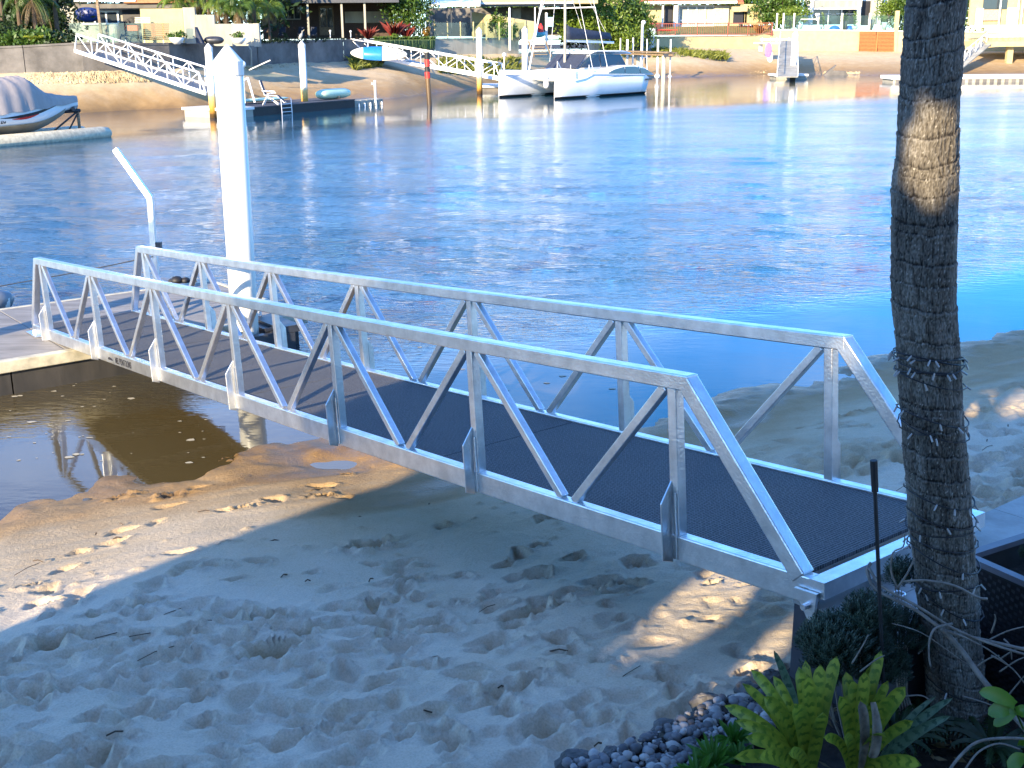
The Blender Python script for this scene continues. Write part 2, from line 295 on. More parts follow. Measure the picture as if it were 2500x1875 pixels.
def water_material():
    m = bpy.data.materials.new('canal_water'); m.use_nodes = True; nt = m.node_tree; b = nt.nodes['Principled BSDF']; Ln = nt.links.new
    g = nt.nodes.new('ShaderNodeNewGeometry'); sx = nt.nodes.new('ShaderNodeSeparateXYZ'); Ln(g.outputs['Position'], sx.inputs[0])
    # turbid brown over the shallows near this bank, deeper green-blue further out
    r = nt.nodes.new('ShaderNodeMapRange'); r.inputs[1].default_value = 12.5; r.inputs[2].default_value = 19; Ln(sx.outputs['Y'], r.inputs[0])
    mx = nt.nodes.new('ShaderNodeMix'); mx.data_type = 'RGBA'; mx.inputs[6].default_value = (.075, .055, .022, 1); mx.inputs[7].default_value = (.004, .05, .10, 1); Ln(r.outputs[0], mx.inputs[0]); Ln(mx.outputs[2], b.inputs['Base Color'])
    b.inputs['Roughness'].default_value = .03; b.inputs['IOR'].default_value = 1.52; b.inputs['Specular Tint'].default_value = (.80, .97, 1.0, 1); b.inputs['Specular IOR Level'].default_value = .5
    def nz(scale, rot, st, det=3, dist=0):
        mp = nt.nodes.new('ShaderNodeMapping'); mp.inputs['Rotation'].default_value = (0, 0, rot); mp.inputs['Scale'].default_value = st; Ln(g.outputs['Position'], mp.inputs[0])
        n = nt.nodes.new('ShaderNodeTexNoise'); n.inputs['Scale'].default_value = scale; n.inputs['Detail'].default_value = det; n.inputs['Distortion'].default_value = dist; Ln(mp.outputs[0], n.inputs['Vector']); return n.outputs[0]
    a = nz(2.6, R(-28), (1, 3.4, 1), 3, .5); c = nz(1.1, R(12), (1, 2.6, 1), 4, .6); e = nz(5.5, R(-18), (1, 3.2, 1), 3, .4); big = nz(.16, 0, (1, 1.8, 1), 3)
    # calm area close to the shore on the left
    def rng(s, a0, a1, b0, b1):
        q = nt.nodes.new('ShaderNodeMapRange'); q.inputs[1].default_value = a0; q.inputs[2].default_value = a1; q.inputs[3].default_value = b0; q.inputs[4].default_value = b1; Ln(s, q.inputs[0]); return q.outputs[0]
    def ma(op, x, y):
        q = nt.nodes.new('ShaderNodeMath'); q.operation = op
        for i, v in enumerate((x, y)):
            if isinstance(v, (int, float)): q.inputs[i].default_value = v
            else: Ln(v, q.inputs[i])
        return q.outputs[0]
    dx = nt.nodes.new('ShaderNodeVectorMath'); dx.operation = 'DOT_PRODUCT'; dx.inputs[1].default_value = (-.5, .866, 0); Ln(g.outputs['Position'], dx.inputs[0])
    calm = rng(dx.outputs['Value'], 12.3, 16.0, .03, 1.0)
    patch = rng(big, .36, .64, .7, 1.2)
    h = ma('ADD', ma('MULTIPLY', a, .45), ma('ADD', ma('MULTIPLY', c, .38), ma('MULTIPLY', e, .36)))
    far = rng(sx.outputs['Y'], 16, 50, .34, .14)
    dy = nt.nodes.new('ShaderNodeVectorMath'); dy.operation = 'DOT_PRODUCT'; dy.inputs[1].default_value = (-.74, 1, 0); Ln(g.outputs['Position'], dy.inputs[0])
    lee = rng(ma('ADD', dy.outputs['Value'], ma('MULTIPLY', big, 14)), 66, 74, 1.0, .16)
    st = ma('MULTIPLY', ma('MULTIPLY', calm, patch), ma('MULTIPLY', far, lee))
    Ln(ma('ADD', ma('MULTIPLY', ma('MULTIPLY', rng(sx.outputs['Y'], 24, 66, 0, .14), lee), patch), .03), b.inputs['Roughness'])
    bp = nt.nodes.new('ShaderNodeBump'); bp.inputs['Distance'].default_value = .2; Ln(st, bp.inputs['Strength']); Ln(h, bp.inputs['Height']); Ln(bp.outputs[0], b.inputs['Normal'])
    return m
M['water'] = water_material()
def build_water():
    ys = [8.5]
    while ys[-1] < 70: ys.append(ys[-1] + max(.02, ys[-1] ** 2 / 4700 * .95))
    ys = np.array(ys + [72, 75, 80, 90, 110, 140, 200]); fx = np.concatenate([[-1.6, -1.0, -.7], np.linspace(-.56, .56, 820), [.7, 1.0, 1.6]])
    F, Y = np.meshgrid(fx, ys); X = F * Y
    dd = X * -.5 + Y * .866; calm = np.clip((dd - 12.2) / 4.2, 0, 1); calm = .035 + .965 * calm * calm
    fade = np.clip((70 - Y) / 30, 0, 1); patch = np.clip(1.25 + 1.0 * smooth_noise(X * .4 + Y * .2, Y, 7.5, 61) + .7 * smooth_noise(X * .5, Y, 3.1, 67), .6, 1.9)
    u = X * math.cos(.5) - Y * math.sin(.5); v = X * math.sin(.5) + Y * math.cos(.5); u2 = X * math.cos(-.25) - Y * math.sin(-.25); v2 = X * math.sin(-.25) + Y * math.cos(-.25)
    wx = smooth_noise(X, Y, 1.9, 62) * .5
    h = smooth_noise(u * .33, v + wx, .36, 63) * .016 + smooth_noise(u2 * .35, v2 - wx, .62, 64) * .020 + smooth_noise(X * .5, Y, 1.5, 65) * .022
    h += smooth_noise(u * .45, v + wx * .6,   .17, 66) * .0065 * np.clip((30 - Y) / 12, 0, 1)
    o = grid_mesh('canal_water', X, Y, h * calm * fade * patch, M['water'], None, kind='structure')
build_water()
MB().add([(-400, -60, -.03), (400, -60, -.03), (400, 500, -.03), (-400, 500, -.03)], [(0, 1, 2, 3)]).build('open_water', M['water'], kind='structure')
MB().add([(-900, -300, -2.6), (900, -300, -2.6), (900, 1500, -2.6), (-900, 1500, -2.6)], [(0, 1, 2, 3)]).build('canal_bed', M['soil'], kind='structure')

# far bank profile (stations: px -> waterline Y, wall Y, wall foot z, land z)
ST = [(-900, 58, 70, 2.1, 3.5), (-200, 64, 73, 2.15, 3.5), (62, 68.5, 74.3, 2.2, 3.7), (200, 71.2, 75, 2.22, 3.86), (330, 74.0, 76.5, 2.24, 3.81), (450, 75.5, 79, 2.25, 3.76), (640, 80.7, 88, 2.28, 3.75), (800, 83.4, 96, 2.34, 3.94), (960, 86.3, 103, 2.48, 3.97),
      (1070, 96, 108, 2.73, 3.98), (1270, 110, 115, 2.71, 4.0), (1450, 120, 132, 2.81, 3.74), (1570, 127, 145, 2.84, 4.05), (1880, 138, 152, 2.68, 4.15), (1890, 137, 152, 2.4, 4.87), (2190, 130.3, 152, 2.24, 4.58), (2500, 131.6, 148, 2.19, 4.14), (3400, 131, 145, 2.2, 4.14)]
def bank():
    px = np.linspace(-900, 3400, 420); s = np.array(ST, float)
    yw, yl, zf, zl = [np.interp(px, s[:, 0], s[:, k]) for k in (1, 2, 3, 4)]
    T = np.concatenate([np.linspace(-.5, 1, 60), [1.001, 1.02]]); X = np.zeros((len(T), len(px))); Y = X.copy(); Z = X.copy()
    for j, t in enumerate(T):
        y = yw + (yl - yw) * t; X[j] = (px - 1250) / FPX * y * .961; Y[j] = y; Z[j] = np.where(t < 0, t * 1.6, zf * (t * .75 + .25 * (t * t * (3 - 2 * t))) if t > 0 else 0)
    Z += np.where(Z > .05, smooth_noise(X, Y, 5, 3) * .16 * np.clip(Z, 0, 1) + smooth_noise(X, Y * 2, .9, 4) * .10 * np.clip(Z, 0, 1), 0)
    mound = np.exp(-(((X - 19) / 6) ** 2)) * np.exp(-(((Y - 139) / 4.5) ** 2)); Z += mound * .7
    ton = np.clip(.18 + Z * .28, 0, .62)
    grid_mesh('far_beach', X, Y, Z, M['sand'], ton, kind='structure')
    # land behind the walls
    T = [0, .5, 3, 12, 40, 120, 600]; X = np.zeros((len(T), len(px))); Y = X.copy(); Z = X.copy()
    for j, t in enumerate(T):
        y = yl + .4 + t; X[j] = (px - 1250) / FPX * yl * .961 * (1 + t / 150); Y[j] = y; Z[j] = zl + (.6 if t >= 12 else 0) * 0
    grid_mesh('far_gardens', X, Y, Z, M['lawn'], None, smooth=False, kind='structure')
bank()
def st(px):
    s = np.array(ST, float); return [float(np.interp(px, s[:, 0], s[:, k])) for k in (1, 2, 3, 4)]

# sea walls of the far bank (one thing each)
def seawall(x0, x1, m, label, top0=None, top1=None, th=.35, cap=None):
    n = 8; a = [x0 + (x1 - x0) * i / n for i in range(n + 1)]; b = MB(); c = MB(); pts = []
    for px in a:
        _, yl, zf, zl = st(px); f = (px - x0) / (x1 - x0); z1 = zl if top0 is None else top0 + (top1 - top0) * f
        x = (px - 1250) / FPX * yl * .961; pts.append((x, yl, zf - .9, z1))
    loc = (pts[n // 2][0], pts[n // 2][1], pts[n // 2][2]); t = thing('sea_wall', label, 'wall', loc)
    for i in range(n):
        p, q = pts[i], pts[i + 1]
        b.prism([(p[0], p[1], p[2]), (q[0], q[1], q[2]), (q[0], q[1], q[3]), (p[0], p[1], p[3])], (0, th, 0))
        c.prism([(p[0], p[1] - .06, p[3] + .003), (q[0], q[1] - .06, q[3] + .003), (q[0], q[1] - .06, q[3] + .12), (p[0], p[1] - .06, p[3] + .12)], (0, th + .12, 0))
    b.build('wall_face', m, t); c.build('coping', cap or m, t)
    return t
seawall(-900, 60, M['greywall'], 'dark sea wall behind the covered runabout at the far left')
seawall(62, 632, M['greywall'], 'long dark grey sea wall behind the left white gangway')
seawall(634, 842, M['greywall'], 'plain grey sea wall with straggling plants below the brick house')
seawall(844, 1066, M['greywall'], 'shaded sea wall under the hanging green hedge behind the blue paddleboard')
seawall(1068, 1272, M['lightwall'], 'pale concrete wall under the glass fence behind the catamaran bow')
seawall(1440, 1592, M['lightwall'], 'low pale wall behind the old timber jetty')
seawall(1594, 1886, M['creamwall'], 'cream sea wall under the red-brown balustrade', cap=M['oldtimber'])
seawall(1888, 2212, M['creamwall'], 'tall cream sea wall with the orange slatted gate', cap=M['white'])
seawall(2214, 3400, M['creamwall'], 'cream wall behind the white deck at the far right')

# ================================================================== NEAR: GANGWAY
S_ = 1.8; GT = Vector((-5.7539, 14.326, .5619)); GA = Vector((.61557, -.78387, .08144)); GW = Vector((.78648, .61762, 0)); GU = GA.cross(GW).normalized()
GWID, GH = 1.305, .808
def gp(t, s, h):
    return GT + GA * (t * S_) + GW * s + GU * (h - .0026 * t * (6 - t))
GA2 = Vector((.61758, -.7865, 0)).normalized(); GW2 = Vector((.78648, .61762, 0)).normalized()
def pp(a, s, z): return Vector((GT.x, GT.y, 0)) + GA2 * a + GW2 * s + Vector((0, 0, z))

g = thing('gangway', 'long aluminium gangway with triangulated truss rails crossing the near beach', 'gangway', gp(-.3, .65, -.15))
TE = 6.50
for side, s0, out in (('near', 0, -1), ('far', GWID, 1)):
    b = MB().rail([gp(-.07 + 6.14 * i / 12, s0, GH + .04) for i in range(13)], .085, .085, GU)
    bevel(b.build('top_rail', M['alu'], g), .008)
    b = MB().rail([gp(-.36 + (TE + .36) * i / 12, s0, -.07) for i in range(13)], .075, .14, GU)
    bevel(b.build('bottom_chord', M['alu'], g), .008)
    b = MB().bar(gp(-.35, s0, -.02), gp(-.075, s0, GH + .06), .078, .08, GA); bevel(b.build('end_post', M['alu'], g), .008)
    b = MB().bar(gp(6.045, s0, GH + .055), gp(6.46, s0, -.02), .084, .09, GA); bevel(b.build('end_post', M['alu'], g), .008)
    for i in range(7):
        b = MB().bar(gp(i, s0, -.002), gp(i, s0, GH), .062, .062, GA); bevel(b.build('upright', M['alu'], g), .005)
        e = s0 + out * .038
        pl = [gp(i - .014, e, -.155), gp(i - .014, e + out * .075, -.13), gp(i - .014, e + out * .075, .19), gp(i - .014, e - out * .007, .30)]
        bevel(MB().prism(pl, GA * .012).build('stiffener_plate', M['alu'], g), .002, 1)
        w = MB().tube([gp(i + .01, e + out * .002, -.13), gp(i + .01, e + out * .002, .24)], .006, 6); w.build('weld_bead', M['alu'], g)
    for i in range(6):
        for a0, a1 in ((i + .035, i + .47), (i + .965, i + .53)):
            b = MB().bar(gp(a0, s0, GH), gp(a1, s0, .0), .05, .052, GA); bevel(b.build('diagonal_brace', M['alu'], g), .005)
# cross beams and deck mats
for i in range(14):
    t = -.3 + i * .515
    MB().bar(gp(t, .038, -.085), gp(t, GWID - .038, -.085), .05, .08, GU).build('cross_beam', M['alu'], g)
def deckmat():
    m = bpy.data.materials.new('perforated_rubber_deck'); m.use_nodes = True; nt = m.node_tree; b = nt.nodes['Principled BSDF']; Ln = nt.links.new
    t = nt.nodes.new('ShaderNodeTexCoord'); mp = nt.nodes.new('ShaderNodeMapping'); mp.inputs['Rotation'].default_value = (0, 0, R(51.9)); mp.inputs['Scale'].default_value = (1, 1, 0); Ln(t.outputs['Object'], mp.inputs[0])
    v = nt.nodes.new('ShaderNodeTexVoronoi'); v.inputs['Scale'].default_value = 52; v.inputs['Randomness'].default_value = .18; Ln(mp.outputs[0], v.inputs['Vector'])
    r = nt.nodes.new('ShaderNodeValToRGB'); r.color_ramp.elements[0].position = .25; r.color_ramp.elements[0].color = (.012, .012, .014, 1); r.color_ramp.elements[1].position = .5; r.color_ramp.elements[1].color = (.125, .128, .135, 1)
    Ln(v.outputs['Distance'], r.inputs[0])
    n = nt.nodes.new('ShaderNodeTexNoise'); n.inputs['Scale'].default_value = 2.5; n.inputs['Detail'].default_value = 6; Ln(t.outputs['Object'], n.inputs['Vector'])
    mx = nt.nodes.new('ShaderNodeMix'); mx.data_type = 'RGBA'; mx.blend_type = 'ADD'; mx.inputs[7].default_value = (.03, .026, .022, 1); b.inputs['Specular IOR Level'].default_value = .2; Ln(n.outputs[0], mx.inputs[0]); Ln(r.outputs[0], mx.inputs[6]); Ln(mx.outputs[2], b.inputs['Base Color'])
    bp = nt.nodes.new('ShaderNodeBump'); bp.inputs['Strength'].default_value = .6; bp.inputs['Distance'].default_value = .008; Ln(v.outputs['Distance'], bp.inputs['Height']); Ln(bp.outputs[0], b.inputs['Normal'])
    b.inputs['Roughness'].default_value = .75; return m
M['deck'] = deckmat()
M['screw'] = mat('steel_screw', (.85, .85, .85), .25, .9, 0)
SE = [-.33, 1.35, 3.03, 4.71, TE - .05]
for a0, a1 in zip(SE[:-1], SE[1:]):
    pl = [gp(a0 + .004, .041, -.038), gp(a1 - .004, .041, -.038), gp(a1 - .004, GWID - .041, -.038), gp(a0 + .004, GWID - .041, -.038)]
    MB().prism(pl, GU * .022).build('deck_panel', M['deck'], g)
for i in range(14):
    t = -.24 + i * .5
    for s in (.12, .65, 1.18):
        if t < TE - .1: MB().lathe((0, 0, 0), [(.0, 0)] * 1 + [(.013, 0), (.013, .003), (.006, .005)], 8).build('screw', M['screw'], g).matrix_local = Matrix.Translation(gp(t, s, -.016) - org(g)) @ Matrix((GA, GW, GU)).transposed().to_4x4()
MB().bar(gp(TE + .02, -.04, -.045), gp(TE + .02, GWID + .04, -.045), .09, .085, GU).build('end_beam', M['alu'], g)
# hinge bracket at the platform, feet on the pontoon
MB().prism([gp(TE - .045, -.045, -.06), gp(TE + .03, -.045, -.06), gp(TE + .015, -.045, -.25)], GW * -.02).build('hinge_bracket', M['alu'], g)
MB().tube([gp(TE, -.10, -.13), gp(TE, -.03, -.13)], .016, 10).build('hinge_pin', M['screw'], g)
for s in (0, GWID):
    b = MB(); c = gp(-.3, s, -.06); z0 = .425
    b.box((c.x - .05, c.y - .05, z0 + .012), (c.x + .05, c.y + .05, c.z)); b.build('foot', M['alu'], g)
    q = [pp(-.62, s - .13, z0 + .003), pp(-.22, s - .13, z0 + .003), pp(-.22, s + .13, z0 + .003), pp(-.62, s + .13, z0 + .003)]
    MB().prism(q, (0, 0, .01)).build('foot_plate', M['alu'], g)
# lettering on the lower chord: a flat decal
def text_obj(body, name, m, parent, mtx, size, sx=.6, offset=.0):
    cu = bpy.data.curves.new(name, 'FONT'); cu.body = body; cu.size = size; cu.extrude = .0006; cu.offset = offset
    to = bpy.data.objects.new(name, cu); SC.collection.objects.link(to); bpy.context.view_layer.update()
    me = bpy.data.meshes.new_from_object(to.evaluated_get(bpy.context.evaluated_depsgraph_get())); bpy.data.objects.remove(to)
    me.materials.clear(); me.materials.append(m); o = bpy.data.objects.new(name, me); SC.collection.objects.link(o)
    o.parent = parent; o.matrix_local = Matrix.Translation(-org(parent)) @ mtx @ Matrix.Diagonal((sx, 1, 1, 1)); ORG[o.name] = org(parent); return o
M['ink_shade'] = mat('ink_and_shade_black', (.015, .015, .02), .5, 0, 0)  # lettering ink, also the painted shade in far house openings
fr = Matrix((GA, GU, -GW)).transposed().to_4x4()
text_obj('MEL PONTOONS', 'lettering', M['ink_shade'], g, Matrix.Translation(gp(1.30, -.0395, -.115)) @ fr, .10, .62, .001)
MB().prism([gp(1.17, -.0392, -.10), gp(1.26, -.0392, -.10), gp(1.24, -.0392, -.075), gp(1.19, -.0392, -.07)], GW * -.001).build('logo_mark', M['ink_shade'], g)

# ================================================================== NEAR PONTOON
def pontoon_concrete():
    return mat('broomed_pontoon_concrete', (.26, .245, .225), .9, 0, .18, 1.6, .35, 60, (1, 6, 1))
M['pcon'] = pontoon_concrete()
pt = thing('pontoon', 'wide grey concrete pontoon under the lower end of the aluminium gangway', 'pontoon', pp(-.8, -2, 0))
A0, A1, B0, B1 = -2.25, .70, -14, 3.15
def pbox(a0, a1, s0, s1, z0, z1, name, m, par=pt, **kw):
    return MB().prism([pp(a0, s0, z0), pp(a1, s0, z0), pp(a1, s1, z0), pp(a0, s1, z0)], (0, 0, z1 - z0)).build(name, m, par, **kw)
ss = [-14, -10.5, -7, -3.5, -.02, 3.13]
for i in range(5): bevel(pbox(A0 + .02, A1 - .12, ss[i] + .004, ss[i + 1] - .004, .12, .42, 'deck_slab', M['pcon']), .01)
bevel(pbox(A1 - .118, A1, B0, B1, .28, .425, 'fender_board', M['palecap']), .012)
bevel(pbox(A0 - .06, A0 + .018, B0, B1, .28, .425, 'fender_board', M['palecap']), .012)
bevel(pbox(A0 - .06, A1, B1 + .002, B1 + .07, .28, .425, 'end_board', M['palecap']), .012)
M['blackside'] = mat('stained_black_float', (.02, .02, .02), .7, 0, 0, 3, .2, 10, (1, 1, .25), col2=(.06, .055, .05))
for i in range(9): pbox(A0 + .05, A1 - .05, -14 + 1.9 * i + .01, -14 + 1.9 * (i + 1) - .01, -.3, .28, 'float', M['blackside'])
# pile with conical cap and its collar
def pile_material(name, zt, zb, tint=(.6, .3, .05)):
    m = bpy.data.materials.new(name); m.use_nodes = True; nt = m.node_tree; b = nt.nodes['Principled BSDF']; Ln = nt.links.new
    gg = nt.nodes.new('ShaderNodeNewGeometry'); sx = nt.nodes.new('ShaderNodeSeparateXYZ'); Ln(gg.outputs['Position'], sx.inputs[0])
    n = nt.nodes.new('ShaderNodeTexNoise'); n.inputs['Scale'].default_value = 6; n.inputs['Detail'].default_value = 5; Ln(gg.outputs['Position'], n.inputs['Vector'])
    a = nt.nodes.new('ShaderNodeMath'); a.operation = 'MULTIPLY_ADD'; a.inputs[1].default_value = .5; Ln(n.outputs[0], a.inputs[0]); Ln(sx.outputs['Z'], a.inputs[2])
    r = nt.nodes.new('ShaderNodeMapRange'); r.inputs[1].default_value = zb; r.inputs[2].default_value = zt; Ln(a.outputs[0], r.inputs[0])
    c = nt.nodes.new('ShaderNodeValToRGB'); Ln(r.outputs[0], c.inputs[0]); e = c.color_ramp.elements
    e[0].position = 0; e[0].color = (.03, .02, .012, 1); e[1].position = 1; e[1].color = (.82, .81, .76, 1)
    q = e.new(.3); q.color = (.12, .07, .025, 1); q = e.new(.42); q.color = (*tint, 1); q = e.new(.75); q.color = (.7, .5, .2, 1); q = e.new(.86); q.color = (.8, .78, .7, 1)
    Ln(c.outputs[0], b.inputs['Base Color']); b.inputs['Roughness'].default_value = .42; return m
def pile(base, top, r, label, m, tilt=(0, 0), grp=None, collar=True):
    t = thing('mooring_pile', label, 'pile', base, grp); h = top - base.z
    MB().tube([base, base + Vector((tilt[0] * (h - r * 1.15), tilt[1] * (h - r * 1.15), h - r * 1.15))], r, 28).build('shaft', m, t, True)
    c = base + Vector((tilt[0] * (h - r * 1.15), tilt[1] * (h - r * 1.15), h - r * 1.15)); f = MB()
    f.lathe(c, [(r * 1.03, -r * 1.0), (r * 1.06, -r * .95), (r * 1.06, .0), (.012, r * 1.15)], 28); bevel(f.build('cap', M['white'], t), .004); return t
M['pile'] = mat('white_pile_sleeve', (.80, .79, .72), .32, 0, .05, 2.5, 0, 1, (1, 1, .2))
pc = pp(1.02, 2.12, -1.2)
top = atY(554, 108, pc.y); pile(pc, top.z, .172, 'tall thick white pile with pointed cap beside the near pontoon', M['pile'], ((top.x - pc.x) / (top.z + 1.2), 0))
br = thing('pile_bracket', 'dark grey bracket with rollers holding the tall white pile', 'bracket', pp(.9, 2.3, .3))
for s0 in (1.82, 2.36): pbox(.705, 1.34, s0, s0 + .1, .25, .40, 'bracket_arm', M['dark_metal'], br)
pbox(1.25, 1.36, 1.92, 2.36, .26, .39, 'bracket_arm', M['dark_metal'], br); pbox(.5, 1.3, 2.47, 2.78, .35, .44, 'bracket_plate', M['dark_metal'], br); pbox(.66, 1.3, 2.47, 2.70, -.15, .345, 'bracket_plate', M['dark_metal'], br)
for s0 in (1.95, 2.3): MB().tube([pp(1.24, s0, .41), pp(1.24, s0 + .12, .41)], .035, 10).build('roller', M['black'], br)
cl = thing('dock_cleat', 'white cleat on the bracket right of the tall pile', 'cleat', pp(.6, 2.65, .45))
MB().tube([pp(.62, 2.5, .53), pp(.35, 2.72, .56)], [.02, .03], 8).build('horn', M['white'], cl); MB().tube([pp(.5, 2.6, .44), pp(.5, 2.6, .55)], .03, 8).build('base', M['white'], cl)
# hidden neighbour pile off to the left whose shadow falls across the deck
pile(Vector((-8.75, 11.05, -1.5)), 3.9, .17, 'white pile standing left of the pontoon just outside the view', M['pile'])
# bent pole
pl_ = thing('bent_pole', 'bent square aluminium pole standing on the back edge of the near pontoon', 'pole', pp(-2.1, 2.25, .42))
p0 = pp(-2.05, 2.2, .42); p1 = atY(366, 480, p0.y); p2 = atY(281, 364, p0.y + .1); 
bevel(MB().bar(p0, p1, .085, .07, (0, 1, 0)).build('upright', M['alu'], pl_), .006); bevel(MB().bar(p1 + Vector((.0, 0, -.02)), p2, .085, .07, (0, 1, 0)).build('arm', M['alu'], pl_), .006)
MB().box((p0.x - .12, p0.y - .1, .423), (p0.x + .12, p0.y + .1, .437)).build('base_plate', M['alu'], pl_)
MB().box((p0.x + .05, p0.y - .05, 1.0), (p0.x + .13, p0.y + .03, 1.16)).build('junction_box', M['dark_metal'], pl_)
# black outboard cover bag lying at the back edge
bb = MB(); c = onz(440, 690, .42)
for dx, dy, r in ((-.05, 0, .09), (.08, .02, .07), (.2, .03, .045), (-.14, .02, .05)): bb.lathe(c + Vector((dx, dy, 0)), [(r, 0), (r * 1.1, r * .5), (r * .7, r), (.01, r * 1.15)], 10)
tag(bb.build('tarp', M['black'], None, True), 'crumpled black tarp heap on the back edge of the near pontoon', 'tarp')
# rubber dinghy at the left edge with an outboard motor
dg = thing('inflatable_dinghy', 'grey inflatable dinghy tied up at the left edge', 'dinghy', onz(5, 735, 0))
c = onz(-12, 722, .12)
M['pvc'] = mat('grey_pvc_tube', (.2, .22, .24), .35, 0, .1, 4)
dirn = Vector((.78, .62, 0)); sd = Vector((-.62, .78, 0))
tip = onz(34, 728, .2)
MB().tube([tip - dirn * 3.0, tip - dirn * 1.0, tip - dirn * .3, tip - dirn * .06, tip], [.2, .2, .19, .12, .03], 18).build('side_tube', M['pvc'], dg, True)
MB().tube([tip - dirn * 3.0 + sd * 1.1, tip - dirn * 1.0 + sd * 1.1, tip - dirn * .4 + sd * 1.0, tip - dirn * .15 + sd * .9], [.2, .2, .19, .06], 18).build('side_tube', M['pvc'], dg, True)
MB().tube([tip - dirn * 1.2 + Vector((0, 0, .02)), tip - dirn * .1 + Vector((0, 0, -.02))], [.205, .14], 18).build('rubbing_strip', M['white'], dg, True)
MB().prism([tip - dirn * 3 - sd * -.2 + Vector((0, 0, -.1)), tip - dirn * .8 + sd * .2 + Vector((0, 0, -.1)), tip - dirn * .8 + sd * .9 + Vector((0, 0, -.1)), tip - dirn * 3 + sd * .9 + Vector((0, 0, -.1))], (0, 0, .06)).build('floor', M['dark_metal'], dg)
MB().prism([tip - dirn * .9 + Vector((0, .1, .15)), tip - dirn * .35 + Vector((0, .1, .15)), tip - dirn * .45 + Vector((0, .1, .34)), tip - dirn * .85 + Vector((0, .1, .42))], sd * .35).build('outboard_motor', M['white'], dg)
MB().prism([tip - dirn * .8 + Vector((0, .1, .42)), tip - dirn * .45 + Vector((0, .1, .36)), tip - dirn * .5 + Vector((0, .1, .55)), tip - dirn * .75 + Vector((0, .1, .58))], sd * .3).build('motor_cowl', M['black'], dg)
rp = MB().tube([tip + Vector((-.25, 0, .18)), (tip + p0) / 2 + Vector((0, 0, .36)), Vector((p0.x, p0.y - .05, .95))], .008, 5); tag(rp.build('mooring_rope', M['black']), 'thin dark mooring rope running from the grey dinghy to the bent pole', 'rope')

# foam flecks on the near water
fb = MB(); r = random.Random(4)
for k in range(90):
    if k < 45: px, py = r.uniform(0, 560), r.uniform(935, 1130)
    else: px, py = r.uniform(860, 1500), r.uniform(760, 960)
    c = onz(px, py, .004); d = (nlerp(c.x, WLX, WLY) - c.y)
    if d > -.15: continue
    s = r.choice((.01, .014, .02, .04)) * r.uniform(.6, 1.3); n = 7; a0 = r.uniform(0, 3)
    fb.add([(c.x + math.cos(a0 + 6.283 * i / n) * s * r.uniform(.6, 1.5), c.y + math.sin(a0 + 6.283 * i / n) * s * r.uniform(.4, .9), .005) for i in range(n)], [tuple(range(n))])
M['foam'] = mat('pale_foam', (.4, .37, .28), .8, 0, 0)
fb.build('water_foam', M['foam'], kind='stuff')

# ================================================================== PLATFORM (abutment)
PZ = 1.38
c0 = onz(1940, 1462, PZ); ew = GW2; ea = GA2
pf = thing('landing_platform', 'tiled concrete landing platform under the upper end of the gangway', 'platform', c0 - Vector((0, 0, .8)))
def qq(a, s, z): return c0 + ea * a + ew * s + Vector((0, 0, z - PZ))
M['tile'] = mat('cream_stone_tile', (.40, .385, .36), .55, 0, 0, 3.5, .12, 20, col2=(.23, .205, .18), detail=9)
M['platside'] = mat('dark_render', (.045, .045, .055), .75, 0, .15, 5, .1, 20)
MB().prism([qq(0, 0, PZ - 1.3), qq(.60, 0, PZ - 1.3), qq(.60, 5.0, PZ - 1.3), qq(0, 5.0, PZ - 1.3)], (0, 0, 1.275)).build('side_wall', M['platside'], pf)
ta, tb = .30, .60
for i in range(2):
    for j in range(9):
        s0 = j * tb - (.3 if i % 2 else 0); s1 = s0 + tb; s0 = max(s0, 0); a0 = i * ta
        if s1 > 5: continue
        pl = [qq(a0 + .002 - (.012 if i == 0 else 0), s0 + .002, PZ - .024), qq(a0 + ta - .002, s0 + .002, PZ - .024), qq(a0 + ta - .002, s1 - .002, PZ - .024), qq(a0 + .002 - (.012 if i == 0 else 0), s1 - .002, PZ - .024)]
        MB().prism(pl, (0, 0, .024)).build('tile', M['tile'], pf)
ring = MB(); rc = qq(.30, .42, PZ + .012)
ring.tube([rc + Vector((math.cos(a) * .026, math.sin(a) * .026, 0)) for a in np.linspace(0, 6.283, 17)], .006, 6, False); tag(ring.build('metal_ring', M['screw'], None, True), 'small pale ring lying on the tiles of the landing platform', 'ring')

# ================================================================== HOUSE BEHIND THE CAMERA (casts the shade over the foreground)
hy = -1.5
def bp_(P):   # where the sun ray through P crosses the house front
    P = Vector(P); k = (P.y - hy) / TRAV.y; return P - TRAV * k
M['hwall'] = mat('pale_house_render', (.45, .43, .4), .85, 0, .1, 2)
hs_ = thing('house', 'pale two storey house with an added sun screen standing on the near bank behind the viewer', 'house', (-2, -3, 1.2))
MB().prism([(-7.95, hy - .2, .3), (-4.75, hy - .2, .3), (-4.75, hy - .2, 8.2), (-7.95, hy - .2, 8.2)], (0, -.25, 0)).build('wall', M['hwall'], hs_)
MB().prism([(-8.9, hy + .3, 6.0), (-8.9, hy + .3, 6.16), (5.6, hy + .3, 8.9), (5.6, hy + .3, 8.75)], (0, -1.3, 0)).build('roof', M['terracotta'], hs_)
MB().prism([(-7.6, hy + .25, 6.5), (-7.6, hy + .25, 8.2), (5.6, hy + .25, 10.4), (5.6, hy + .25, 9.0)], (0, -1.2, 0)).build('roof_ridge', M['terracotta'], hs_)
